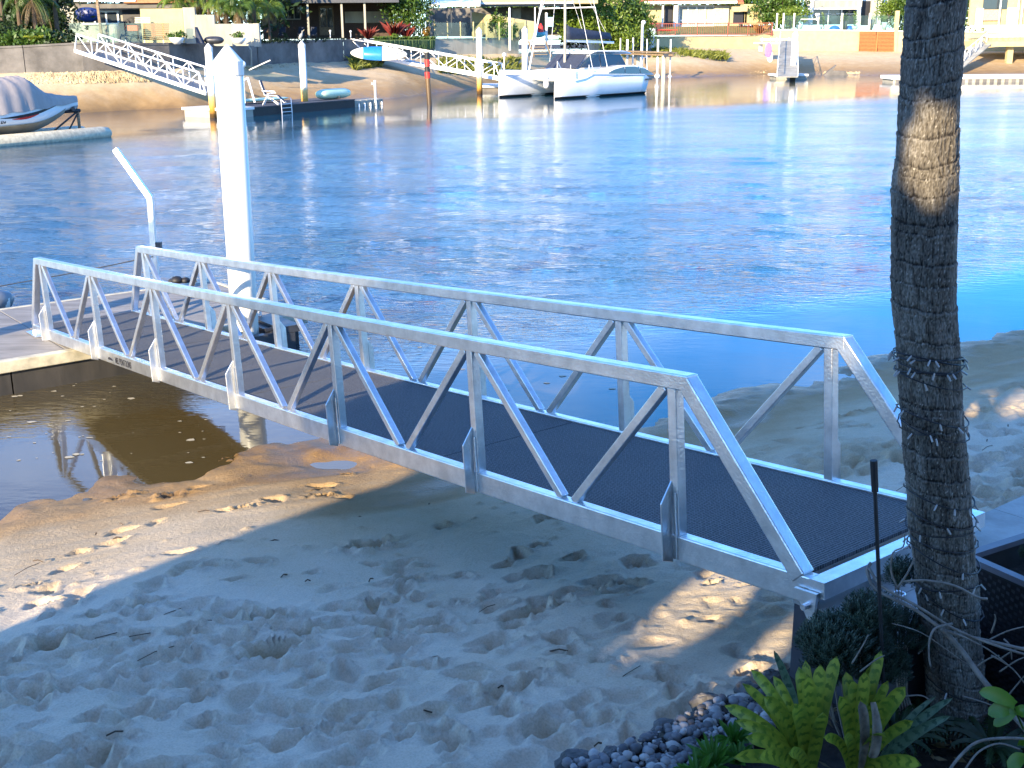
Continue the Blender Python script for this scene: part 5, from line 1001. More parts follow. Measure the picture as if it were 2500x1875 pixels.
for k in range(15):
    fpart('slat', 2098, 2139, 77.5 + k * 3.36, 79.9 + k * 3.36, 151.6, .06, M['timber'], gt); fpart('slat', 2143, 2183, 77.5 + k * 3.36, 79.9 + k * 3.36, 151.6, .06, M['timber'], gt)
fpart('middle_post', 2139.3, 2142.7, 77, 128, 151.55, .1, M['timber'], gt); fpart('backing', 2098, 2183, 77, 127, 151.75, .05, M['ink_shade'], gt)
# small float and ramp on the right
sf = thing('small_float', 'small white float with a ramp landing on it at the right far bank', 'float', onz(1930, 196, 0)); a, b = onz(1895, 194, 0), onz(1974, 194, 0)
MB().box((a.x, a.y, -.3), (b.x, a.y + 3, .3)).build('float', M['lightwall'], sf); MB().box((a.x - .2, a.y - .1, .303), (b.x + .1, a.y + 3.1, .5)).build('deck', M['white'], sf)
rm = thing('ramp', 'grey ramp with handrails leading down to the small white float', 'ramp', onz(1910, 190, .5)); a = atY(1925, 100, 140); b = onz(1922, 188, .5)
MB().bar(a, b, 1.9, .08).build('deck', M['lightwall'], rm)
for s in (-.95, .95):
    MB().bar(a + Vector((s, 0, 1)), b + Vector((s, 0, 1)), .06, .06).build('handrail', M['white_metal'], rm)
    for k in range(7): q = a + (b - a) * k / 6 + Vector((s, 0, 0)); MB().bar(q, q + Vector((0, 0, 1)), .05, .05, (0, 1, 0)).build('rail_post', M['white_metal'], rm)
    for k in range(6): q = a + (b - a) * k / 6 + Vector((s, 0, 0)); q2 = a + (b - a) * (k + 1) / 6 + Vector((s, 0, 1 if k % 2 else 0)); MB().bar(q + Vector((0, 0, 0 if k % 2 else 1)), q2, .04, .04, (0, 1, 0)).build('rail_brace', M['white_metal'], rm)
ld = thing('landing', 'white railed landing at the top of the grey ramp', 'platform', atY(1890, 108, 143)); fpart('deck', 1852, 1930, 103, 107, 141, 3, M['white'], ld); fpart('upper_rail', 1856, 1932, 94, 98, 141, .1, M['white'], ld); fpart('post', 1854, 1862, 107, 125, 142, .5, M['white'], ld)
for px in (1860, 1895, 1925): fpart('rail_post', px, px + 2, 92, 103, 141.1, .08, M['white'], ld)
pr_ = thing('purple_float_toy', 'purple and white inflatable hanging from the landing rail', 'inflatable', atY(1880, 120, 137)); loft(None, hullform(atY(1876, 122, 137), Vector((0, .1, 1)), Vector((1, 0, 0)), 1.6, .75, .3, 0, p=3), 'purple_half', mat('purple_vinyl', (.25, .16, .6), .4), pr_); loft(None, hullform(atY(1880, 138, 137), Vector((0, .1, 1)), Vector((1, 0, 0)), 1.2, .65, .3, 0, p=3), 'white_half', M['white'], pr_)
rkb = thing('beached_crate', 'dark weathered slab lying at the waterline left of the slatted gate', 'slab', onz(2040, 182, .1)); q = onz(2030, 184, 0); MB().prism([q + Vector((-.9, 0, -.1)), q + Vector((1.9, 0, -.1)), q + Vector((1.5, 0, .45)), q + Vector((.1, 0, .5)), q + Vector((.5, 0, 1.1)), q + Vector((-.3, 0, .5))], (0, .6, 0)).build('slab', M['greywall'], rkb)
# F: right end
h7 = thing('right_house', 'cream house with a large closed shutter at the far right', 'house', base_at(2440, 160, 4.6))
fpart('wall', 2370, 2900, -60, 60, 160, .4, M['creamwall'], h7); fpart('dark_window', 2401, 2441, -10, 22, 159.85, .1, M['window'], h7); fpart('dark_window', 2445, 2460, -10, 22, 159.85, .1, M['window'], h7); fpart('shutter', 2401, 2441, 23.5, 50, 159.7, .15, mat('beige_shutter', (.45, .33, .25), .7), h7); fpart('pale_panel', 2459, 2487, 19, 60, 159.6, .2, M['white'], h7); fpart('corner_column', 2384, 2400, 20, 64, 159.5, .4, M['white'], h7)
for px in (2442, 2486, 2496): fpart('downpipe', px, px + 3, -40, 62, 159.3, .15, M['white'], h7)
dr_ = thing('waterfront_deck', 'cream waterfront deck on a thick post at the far right', 'deck', atY(2450, 110, 140)); fpart('deck_edge', 2410, 2760, 100, 113, 138, 9, M['creamwall'], dr_); fpart('upper_edge', 2410, 2760, 82, 90, 139, .6, M['white'], dr_); 
for px in (2466, 2600): fpart('thick_post', px - 7, px + 7, 113.2, 160, 139, .6, M['creamwall'], dr_)
for k in range(70): fpart('slat', 2412 + k * 3, 2413.5 + k * 3, 90.5, 99.5, 139.2, .05, M['creamwall'], dr_)
rl = thing('deck_railing', 'pale upright railing on the waterfront deck at the far right', 'railing', atY(2450, 80, 146))
for k in range(88): px = 2355 + k * 4; fpart('baluster', px, px + 1.1, 66, 82, 146, .04, M['creamwall'], rl)
fpart('top_rail', 2352, 2710, 64.3, 65.8, 145.97, .1, M['white'], rl)
rm2 = thing('ramp', 'white railed ramp descending behind the palm trunk at the far right', 'ramp', atY(2400, 100, 139)); a = atY(2408, 104, 139); b = atY(2325, 172, 131); MB().bar(a, b, 1.6, .12).build('deck', M['lightwall'], rm2)
for s in (-.75, .75):
    o_ = Vector((s * .4, s, 0)); MB().bar(a + o_ + Vector((0, 0, 1.1)), b + o_ + Vector((0, 0, 1.1)), .06, .06).build('handrail', M['white_metal'], rm2)
    for k in range(7): q = a + (b - a) * k / 6 + o_; MB().bar(q, q + Vector((0, 0, 1.1)), .06, .06, (0, 1, 0)).build('rail_post', M['white_metal'], rm2)
    for k in range(6): q = a + (b - a) * k / 6 + o_; q2 = a + (b - a) * (k + 1) / 6 + o_; MB().bar(q + Vector((0, 0, 1.1 if k % 2 else 0)), q2 + Vector((0, 0, 0 if k % 2 else 1.1)), .04, .04, (0, 1, 0)).build('rail_brace', M['white_metal'], rm2)
wp = thing('white_pontoon', 'long white pontoon lying along the far right bank', 'pontoon', onz(2400, 202, 0)); a, b = onz(2176, 203, 0), onz(2900, 203, 0)
MB().box((a.x, a.y, .32), (b.x, a.y + 3.4, .62)).build('deck', M['white'], wp); MB().box((a.x + .2, a.y + .12, -.3), (b.x, a.y + 3.3, .317)).build('float', M['lightwall'], wp)
for k in range(40): q = a.x + .4 + k * .65; MB().box((q, a.y + .02, -.1), (q + .3, a.y + .117, .31)).build('float_rib', M['greywall'], wp)

# ------------------------------------------------------------------ trees and grasses of the far bank
T = [('dark_palm', 'dark palm with drooping dry fronds at the far left edge', 20, 79, 5.2, 1, 'leaf_dark'), ('dark_palm', 'dark palm with a bright fan crown in the left clump', 98, 78.5, 3.0, 2, 'leaf_mid'), ('dark_palm', 'tall dark palm at the right side of the left clump', 150, 80, 5.6, 3, 'leaf_dark'), ('dark_palm', 'dark palm with brown fronds between its taller neighbours', 60, 80.5, 4.2, 4, 'leaf_dark'), ('dark_palm', 'dark palm just outside the frame at the far left', -90, 80, 5.2, 5, 'leaf_dark')]
for nm, lb, px, Y, h, sd_, m in T: palm(nm, lb, base_at(px, Y, 3.7), h, sd_, M[m], 18, 2.6, 'dark palms at the far left', 8)
for i, (px, Y, w, h) in enumerate(((15, 77.5, 1.6, 1.1), (62, 76.6, 1.7, .9), (112, 76.4, 1.5, .9), (150, 76.6, 1.1, .7), (-60, 78, 2.5, 1.6), (100, 82, 3.2, 3.4), (20, 83, 3.0, 3.8))):
    b_ = base_at(px, Y, 3.75); t = thing('garden_shrub', ['leafy shrub at the left edge above the sea wall', 'broad leaved shrub hanging over the sea wall below the palms', 'glossy shrub right of the broad leaved one on the sea wall', 'low shrub at the right end of the left clump', 'dark shrub outside the frame at the left', 'tall dark bush filling the back of the palm clump', 'tall dark bush at the back left of the palm clump'][i], 'shrub', b_)
    MB().tube([b_, b_ + Vector((0, 0, h * .6))], .05, 5).build('stem', M['bark'], t); crown_mesh(b_ + Vector((0, 0, h * .45)), (w, .9, h * .7), 1500 if i < 5 else 4200, .13 if i < 5 else .17, 60 + i).build('foliage', M['leaf_dark' if i not in (1, 2) else 'leaf_mid'], t)
t = thing('lime_cycad', 'small bright yellow green fern in the dark clump', 'fern', base_at(98, 76.0, 3.8)); b = MB()
for k in range(14): frond(b, base_at(96, 76.0, 4.0), k * .45, .9, .9, 1.2, 10, .25)
b.build('fronds', leafmat('yellow_green_leaf', (.4, .42, .03), (.25, .3, .03)), t)
for i, (px, Y, h, m) in enumerate(((445, 86, 2.95, 'leaf_lime'), (500, 87, 3.2, 'leaf_lime'), (545, 86.5, 2.8, 'leaf_lime'), (590, 86, 2.4, 'leaf_mid'), (632, 87.5, 2.6, 'leaf_lime'), (665, 90, 2.5, 'leaf_lime'), (520, 90, 4.9, 'leaf_mid'), (600, 91, 4.6, 'leaf_mid'))):
    palm('fan_palm', ['lime palm at the left of the row above the grey block wall', 'lime palm second from the left above the grey block wall', 'lime palm in the middle of the row', 'shorter green palm right of the middle of the row', 'lime palm above the end pier of the block wall', 'lime palm at the right end beside the brick house window', 'taller green palm at the back of the row', 'tall green palm at the back right of the row'][i], base_at(px, Y, 3.8), h, 20 + i, M[m], 17, 1.75, 'lime green palms above the grey wall', 5, 0, .09, .5)
c = base_at(1000, 108, 3.9); tree('garden_tree', 'round bright leaved tree above the red cordylines', c, atY(1000, 10, 108), (2.3, 1.8, 2.9), 6500, .13, M['leaf_mid'], 71, 'broadleaf trees on the far bank')
c = base_at(1440, 134, 3.7); tree('garden_tree', 'large bright green tree behind the catamaran mast', c, atY(1440, 40, 134), (3.6, 2.4, 3.2), 9000, .17, M['leaf_lime'], 72, 'broadleaf trees on the far bank')
c = base_at(1380, 136, 3.7); tree('garden_tree', 'yellow green tree left of the mast', c, atY(1398, 60, 136), (1.9, 1.6, 2.4), 3600, .16, M['leaf_lime'], 73, 'broadleaf trees on the far bank')
c = base_at(1540, 138, 3.8); tree('garden_tree', 'dense green tree with a yellow top right of the mast', c, atY(1540, 58, 138), (2.6, 2.2, 3.1), 8000, .16, M['leaf_mid'], 74, 'broadleaf trees on the far bank')
c = base_at(1520, 135, 3.8); tree('garden_tree', 'bushy lime tree low beside the jetty poles', c, atY(1515, 88, 135), (2.3, 1.8, 1.9), 5000, .15, M['leaf_lime'], 75, 'broadleaf trees on the far bank')
t = thing('banana_plant', 'tall paddle leaved plant above the dense green tree', 'plant', base_at(1560, 143, 4)); b = MB(); q = base_at(1562, 143, 4.2)
for k in range(11): a = k * 2.4; d = Vector((math.cos(a), math.sin(a) * .5, 0)); b.add([q + Vector((0, 0, 1.2)), q + d * .7 + Vector((-.2, 0, 2.6 + k * .08)), q + d * 1.6 + Vector((0, 0, 2.9 + k * .12)), q + d * .8 + Vector((.25, 0, 2.2 + k * .1))], [(0, 1, 2, 3)])
b.build('leaves', M['leaf_mid'], t); MB().tube([q, q + Vector((0, 0, 1.6))], .12, 8).build('stem', M['leaf_lime'], t)
c = base_at(1920, 156, 4.5); tree('garden_tree', 'round olive green tree left of the modern white house', c, atY(1905, 14, 158), (3.3, 2.2, 2.5), 6500, .18, M['leaf_mid'], 76, 'broadleaf trees on the far bank')
c = base_at(1962, 155, 4.8); tree('garden_tree', 'small yellow green tree behind the glass fence corner', c, atY(1938, 40, 155), (2.0, 1.2, 1.1), 2600, .15, M['leaf_lime'], 77, 'broadleaf trees on the far bank')
c = base_at(2215, 153.5, 4.6); tree('hedge', 'tall clipped bright green hedge beside the palm trunk', c, atY(2218, 25, 154), (1.9, 1.2, 3.4), 7000, .15, M['leaf_mid'], 78, None, .1, 'hedge')
c = base_at(2165, 154.5, 4.6); tree('garden_tree', 'feathery light green tree left of the tall hedge', c, atY(2172, 22, 155), (1.7, 1.2, 1.7), 2600, .14, M['leaf_lime'], 79, 'broadleaf trees on the far bank')
for i, (px, Y, w, h, m) in enumerate(((-250, 95, 9, 6, 'leaf_dark'), (160, 100, 5, 3.5, 'leaf_dark'), (560, 104, 7, 4, 'leaf_dark'), (880, 122, 6, 4, 'leaf_dark'), (1250, 150, 8, 3.5, 'leaf_mid'), (1840, 185, 7, 4, 'leaf_mid'), (2330, 175, 6, 4.5, 'leaf_mid'), (2750, 180, 9, 5, 'leaf_mid'), (1560, 190, 12, 4, 'leaf_mid'))):
    c = base_at(px, Y, 3.8); tree('background_tree', ['large dark tree off the left edge', 'dark tree behind the left pale house', 'dark tree behind the lime palms', 'dark tree behind the brick house', 'green tree behind the carport house', 'green tree behind the cream shed', 'green tree between the hedge and the right house', 'green tree off the right edge', 'wide green tree behind the red roofed house'][i], c, c + Vector((0, 0, h * 1.2)), (w, 3, h), 3500, .32, M[m], 90 + i, None, .3)
# beach grass
for i, (x0, x1, Y0, Y1, n, h, lb) in enumerate(((1075, 1275, 105, 113, 420, .62, 'bright green beach grass below the pale concrete wall'), (1600, 1780, 141, 144, 520, .75, 'sunny green beach grass on the mound below the balustrade'), (868, 935, 98, 101, 240, .8, 'tall yellow reeds under the right far gangway'), (1400, 1560, 121, 126, 300, .5, 'low green grass behind the old jetty'))):
    b = MB(); r = random.Random(i)
    for k in range(n):
        px = r.uniform(x0, x1); f = (px - x0) / (x1 - x0); Y = nlerp(f, [0, 1], [Y0, Y1]) + r.uniform(-3, 1.2) * (1 if i != 1 else 1.3); s_ = st(px); z = s_[2] * min(1, (Y - s_[0]) / (s_[1] - s_[0])) + (.55 * math.exp(-((Y - 139) / 4.5) ** 2) if i == 1 else 0) - .08
        tuft(base_at(px, Y, z), 7, h * r.uniform(.5, 1.1), .035, r.random(), b, 1.0)
    b.build('beach_grass', M['grass'], kind='stuff')
# rubble strips
for i, (x0, x1, f0, f1, n, sz) in enumerate(((60, 370, .70, .97, 2600, .11), (600, 760, .86, .98, 700, .09), (1800, 1880, .02, .12, 200, .12), (2020, 2110, .03, .12, 220, .12))):
    b = MB(); r = random.Random(50 + i)
    for k in range(n):
        px = r.uniform(x0, x1); f = r.uniform(f0, f1); s_ = st(px); Y = s_[0] + (s_[1] - s_[0]) * f; z = s_[2] * (f * .75 + .25 * f * f * (3 - 2 * f)) + .01; x = (px - 1250) / FPX * Y * .961; a = sz * r.uniform(.5, 1.5)
        b.add([(x - a, Y - a * .5, z - .05), (x + a * r.uniform(.6, 1), Y - a * .6, z - .05), (x + a * .3, Y + a, z - .05), (x + r.uniform(-.3, .3) * a, Y, z + a * r.uniform(.4, .9))], [(0, 1, 3), (1, 2, 3), (2, 0, 3)])
    b.build('shore_rubble', M['rubble'], kind='stuff')

# ================================================================== NEAR GARDEN
# soil bed and rock edging
gp_ = [onz(x, y, .95) for x, y in ((1180, 1990), (1340, 1870), (1480, 1838), (1620, 1775), (1720, 1725), (1830, 1675), (1930, 1610))]
def gedge(x): return float(np.interp(x, [p.x for p in gp_], [p.y for p in gp_]))
xs = np.arange(-.4, 5.5, .03); ys = np.arange(2.2, 6.2, .03); X, Y = np.meshgrid(xs, ys)
E_ = np.interp(X, [p.x for p in gp_], [p.y for p in gp_]); dd = (E_ - Y)
Z = .95 - .45 * np.clip(-dd / .12 + .3, 0, 1) + smooth_noise(X, Y, .15, 41) * .05 + smooth_noise(X, Y, .05, 42) * .03 + .1 * np.clip((X - 1.6) / 1, 0, 1)
grid_mesh('garden_bed', X, Y, Z, M['soil'], None, kind='structure')
def gz_(x, y): return .96 + .1 * min(1, max(0, (x - 1.6)))
def rock_mesh(c, rx, ry, rz, seed, n=18, m=12, amp=.3):
    b = MB(); vs = []; off = Vector((seed * 3.7, seed * 1.3, 0))
    for j in range(m + 1):
        t = math.pi * j / m
        for i in range(n):
            a = 2 * math.pi * i / n; d = Vector((math.sin(t) * math.cos(a), math.sin(t) * math.sin(a), math.cos(t)))
            k = 1 + amp * (mnoise.noise(d * 1.3 + off) * 1.2 + mnoise.noise(d * 3.1 + off) * .5); q = Vector((d.x * rx, d.y * ry, d.z * rz)) * k
            q = Vector((round(q.x / (rx * .28)) * rx * .28 * .35 + q.x * .65, q.y, round(q.z / (rz * .35)) * rz * .35 * .35 + q.z * .65)); vs.append(Vector(c) + q)
    fs = [(j * n + i, j * n + (i + 1) % n, (j + 1) * n + (i + 1) % n, (j + 1) * n + i) for j in range(m) for i in range(n)]
    return b.add(vs, fs)
for i, (px, py, w, lb) in enumerate(((1410, 1866, 58, 'low dark rock at the bottom end of the rock edging'), (1503, 1850, 44, 'dark wedge rock at the bottom edge beside the pebbles'), (1628, 1782, 46, 'rounded blue grey rock left of the white pebbles'), (1697, 1758, 34, 'small flat rock between two larger edging rocks'), (1725, 1722, 52, 'largest brownish rock in front of the striped bromeliad'), (1790, 1712, 30, 'dark rock tucked under the bromeliad leaves'), (1822, 1682, 36, 'pale topped rock at the upper end of the edging'), (1885, 1650, 30, 'rock by the foot of the landing platform'))):
    c = onz(px, py, .93); k = 4.6 / FPX; rock = rock_mesh(c, w * k, w * k * .75, w * k * .62, i + 1).build('edging_rock', M['rock'], None, False); rock.location = (0, 0, 0); tag(rock, lb, 'rock', 'rocks edging the garden bed')
b = MB(); r = random.Random(8); M['pebble'] = mat('pale_grey_pebble', (.25, .25, .25), .6, 0, .35, 9, .2, 50)
nt = M['pebble'].node_tree; gg = nt.nodes.new('ShaderNodeNewGeometry'); rp2 = nt.nodes.new('ShaderNodeValToRGB'); rp2.color_ramp.elements[0].color = (.05, .05, .055, 1); rp2.color_ramp.elements[1].color = (.42, .40, .37, 1); q = rp2.color_ramp.elements.new(.6); q.color = (.15, .145, .15, 1)
nt.links.new(gg.outputs['Random Per Island'], rp2.inputs[0]); nt.links.new(rp2.outputs[0], nt.nodes['Principled BSDF'].inputs['Base Color'])
cnt = 0
while cnt < 900:
    px, py = r.uniform(1380, 1960), r.uniform(1690, 1990); c = onz(px, py, .98); e = gedge(c.x) - c.y
    if e < .03 or e > .46 or px > 1900: continue
    cnt += 1; s = r.choice((.007, .01, .014, .018, .026)) * r.uniform(.85, 1.15); a = r.uniform(0, 3.1); ca, sa = math.cos(a), math.sin(a); rx, ry, rz = s * r.uniform(1, 1.5), s, s * r.uniform(.6, .85); z = .965 + r.uniform(0, .02); vs = []; n = 7
    for t, kr in ((.45, .6), (1.2, .97), (1.9, .95)):
        for i in range(n): q = 6.283 * i / n; x_ = rx * kr * math.cos(q) * r.uniform(.85, 1.1); y_ = ry * kr * math.sin(q); vs.append((c.x + ca * x_ - sa * y_, c.y + sa * x_ + ca * y_, z + rz * math.cos(t)))
    vs.append((c.x, c.y, z + rz)); b.add(vs, [(i, (i + 1) % n, n + (i + 1) % n, n + i)[::-1] for i in range(n)] + [(n + i, n + (i + 1) % n, 2 * n + (i + 1) % n, 2 * n + i)[::-1] for i in range(n)] + [(3 * n, i, (i + 1) % n) for i in range(n)])
b.build('pebbles', M['pebble'], None, True, kind='stuff')

# palm trunk
TY = 4.72; PYS = np.array([0, 200, 400, 600, 800, 1000, 1200, 1400, 1500, 1580]) * 1.1302; PXC = np.array([2024, 2010, 1999, 1995, 2007, 2021.5, 2038, 2058, 2066, 2071]) * 1.1302; PHW = np.array([64, 62, 67, 67, 65, 64.5, 65.5, 60, 60, 66]) * 1.1302
cz = []; 
for py, px, hw in zip(PYS, PXC, PHW): p = atY(px, py, TY); dep = (p - Vector((0, 0, HC))).length; dist = TY * CR[2][1] - (p.z - HC) * .2808; cz.append((p.z, p.x, hw * dist / FPX))
cz = sorted(cz); zz = np.array([c[0] for c in cz]); xx = np.array([c[1] for c in cz]); rr_ = np.array([c[2] for c in cz])
ztop = 8.2; dxs = (xx[-1] - xx[-3]) / (zz[-1] - zz[-3]); zz = np.append(zz, ztop); xx = np.append(xx, xx[-1] + dxs * .6 * (ztop - zz[-2])); rr_ = np.append(rr_, .105); zz = np.insert(zz, 0, .8); xx = np.insert(xx, 0, xx[0] + .01); rr_ = np.insert(rr_, 0, rr_[0] * 1.12)
def tc_at(z): return float(np.interp(z, zz, xx)), float(np.interp(z, zz, rr_))
na, nz_ = 220, 1500; A = np.linspace(0, 2 * np.pi, na, endpoint=False); Zs = np.linspace(.8, ztop, nz_); AA, ZZ = np.meshgrid(A, Zs)
CX = np.interp(ZZ, zz, xx); RR = np.interp(ZZ, zz, rr_)
tilt = ZZ + .022 * np.sin(AA + ZZ * 1.1) + .006 * np.sin(2 * AA + ZZ * 3.1) + smooth_noise(AA * .6, ZZ, .14, 57) * .012; rg = np.random.default_rng(3); rings = np.cumsum(rg.uniform(.03, .15, 140)) + .8
idx = np.searchsorted(rings, tilt); idx = np.clip(idx, 1, len(rings) - 1); f = (tilt - rings[idx - 1]) / (rings[idx] - rings[idx - 1]); f = np.clip(f, 0, 1)
ringd = .0022 * (f ** .5) - .0035 * np.exp(-(f / .07) ** 2) + .003 * np.exp(-((f - .93) / .06) ** 2)
ca, sa = np.cos(AA), np.sin(AA)
fis = smooth_noise(AA * .115 * 10 + np.floor(idx / 3) * 7.7, ZZ * 1.1, .07, 51); fis2 = smooth_noise(AA * 1.2 + np.floor(idx / 2) * 3.1, ZZ * .5, .025, 52)
fine = smooth_noise(AA * 1.2, ZZ * 3, .02, 53); lump = smooth_noise(AA * .5, ZZ, .16, 54)
D = ringd - .010 * np.clip(np.abs(fis) * -6 + .55, 0, 1) - .006 * np.clip(np.abs(fis2) * -5 + .6, 0, 1) + fine * .004 + lump * .014
tone = .5 + ringd * 20 - .5 * np.clip(np.abs(fis) * -6 + .55, 0, 1) - .35 * np.clip(np.abs(fis2) * -5 + .6, 0, 1) - .32 * np.exp(-(f / .07) ** 2) + fine * .6 + smooth_noise(AA * .6, ZZ, .2, 55) * .4
tone += .9 * (smooth_noise(AA * 1.2, ZZ * 1.5, .012, 56) > .43)
Rr = RR + D; Xp = CX + ca * Rr; Yp = TY + sa * Rr
Xp = np.concatenate([Xp, Xp[:, :1]], 1); Yp = np.concatenate([Yp, Yp[:, :1]], 1); Zp = np.concatenate([ZZ, ZZ[:, :1]], 1); tn = np.concatenate([tone, tone[:, :1]], 1)
def trunkmat():
    m = bpy.data.materials.new('grey_palm_bark'); m.use_nodes = True; nt = m.node_tree; b = nt.nodes['Principled BSDF']; a = nt.nodes.new('ShaderNodeAttribute'); a.attribute_name = 'tone'
    r = nt.nodes.new('ShaderNodeValToRGB'); nt.links.new(a.outputs['Fac'], r.inputs[0]); e = r.color_ramp.elements; e[0].position = 0; e[0].color = (.012, .009, .007, 1); e[1].position = 1; e[1].color = (.27, .255, .225, 1); q = e.new(.5); q.color = (.115, .102, .084, 1)
    nt.links.new(r.outputs[0], b.inputs['Base Color']); b.inputs['Roughness'].default_value = .85
    g = nt.nodes.new('ShaderNodeNewGeometry'); mp = nt.nodes.new('ShaderNodeMapping'); mp.inputs['Scale'].default_value = (1, 1, .25); n = nt.nodes.new('ShaderNodeTexNoise'); n.inputs['Scale'].default_value = 130; n.inputs['Detail'].default_value = 5; nt.links.new(g.outputs['Position'], mp.inputs[0]); nt.links.new(mp.outputs[0], n.inputs['Vector'])
    bp = nt.nodes.new('ShaderNodeBump'); bp.inputs['Strength'].default_value = .7; bp.inputs['Distance'].default_value = .006; nt.links.new(n.outputs[0], bp.inputs['Height']); nt.links.new(bp.outputs[0], b.inputs['Normal']); return m
pt_ = thing('palm_tree', 'tall palm with a ringed grey trunk wrapped in string lights in the right foreground', 'palm tree', (0, 0, 0))
tk = grid_mesh('trunk', Xp, Yp, Zp, trunkmat(), tn); tk.parent = pt_
b = MB(); tp = Vector((tc_at(ztop)[0], TY, ztop - .05)); r = random.Random(2)
for k in range(18): frond(b, tp, k * 2.4, r.uniform(.2, 1.3), 2.6, 1.4, 18, .6, .03)
b.build('crown', M['leaf_mid'], pt_)
# string lights
M['wire'] = mat('black_wire', (.008, .008, .01), .5, 0, 0); M['bulb'] = mat('clear_plastic_bulb', (.33, .31, .29), .25, 0, 0)
sl = thing('string_lights', 'black string of small clear lights wound around the palm trunk', 'string lights', (0, 0, 0)); r = random.Random(12)
def trunkpt(a, z, o=.012): cx, rad = tc_at(z); return Vector((cx + math.cos(a) * (rad + o), TY + math.sin(a) * (rad + o), z))
zof = lambda dy: float(atY(2030 * 1.13, dy * 1.1302, TY - .12).z)
for (y0, y1, turns, ph, wob) in ((768, 800, 1.6, .3, .012), (778, 790, 1.0, 2.0, .02), (795, 815, 1.2, 4.0, .02), (815, 850, .55, 3.0, .01), (905, 935, 1.3, 2.6, .022), (930, 960, .6, 3.2, .02), (1080, 1105, .8, 3.0, .02), (1125, 1165, 1.4, 3.1, .018), (1180, 1200, 1.0, 3.3, .01), (1205, 1290, 1.5, 2.9, .03), (1290, 1420, 1.0, 3.4, .03), (1490, 1530, .7, 3.3, .02)):
    za, zb = zof(y0), zof(y1); n = int(30 * turns) + 6; pts = []
    for i in range(n + 1): f = i / n; a = ph + f * turns * 6.283; pts.append(trunkpt(a, za + (zb - za) * f + wob * math.sin(a * 1.5 + ph), .012 + .006 * abs(math.sin(i * 1.7))))
    MB().tube(pts, .0032, 5).build('wire', M['wire'], sl)
    for i in range(2, n, 3):
        if r.random() < .45: continue
        p = pts[i]; a = math.atan2(p.y - TY, p.x - tc_at(p.z)[0]); o = Vector((math.cos(a), math.sin(a), 0)); d = (Vector((0, 0, -1)) * r.uniform(.3, 1) + o * r.uniform(.15, .8) + Vector((r.uniform(-.5, .5), 0, 0))).normalized()
        bu = MB().tube([p, p + d * .012, p + d * .030], [.0035, .0045, .0038], 6).build('bulb', M['bulb'], sl)
# garden stake
g0 = base_at(2158, 4.5, 1.0); t = thing('garden_stake', 'thin black rod with a thicker cap standing left of the palm trunk', 'stake', g0); a = atY(2133, 1124, g0.y); m_ = g0 + (a - g0) * .9
MB().tube([g0, m_], .0085, 8).build('rod', M['black'], t); MB().tube([m_, a], [.014, .015], 10).build('cap', M['black'], t)

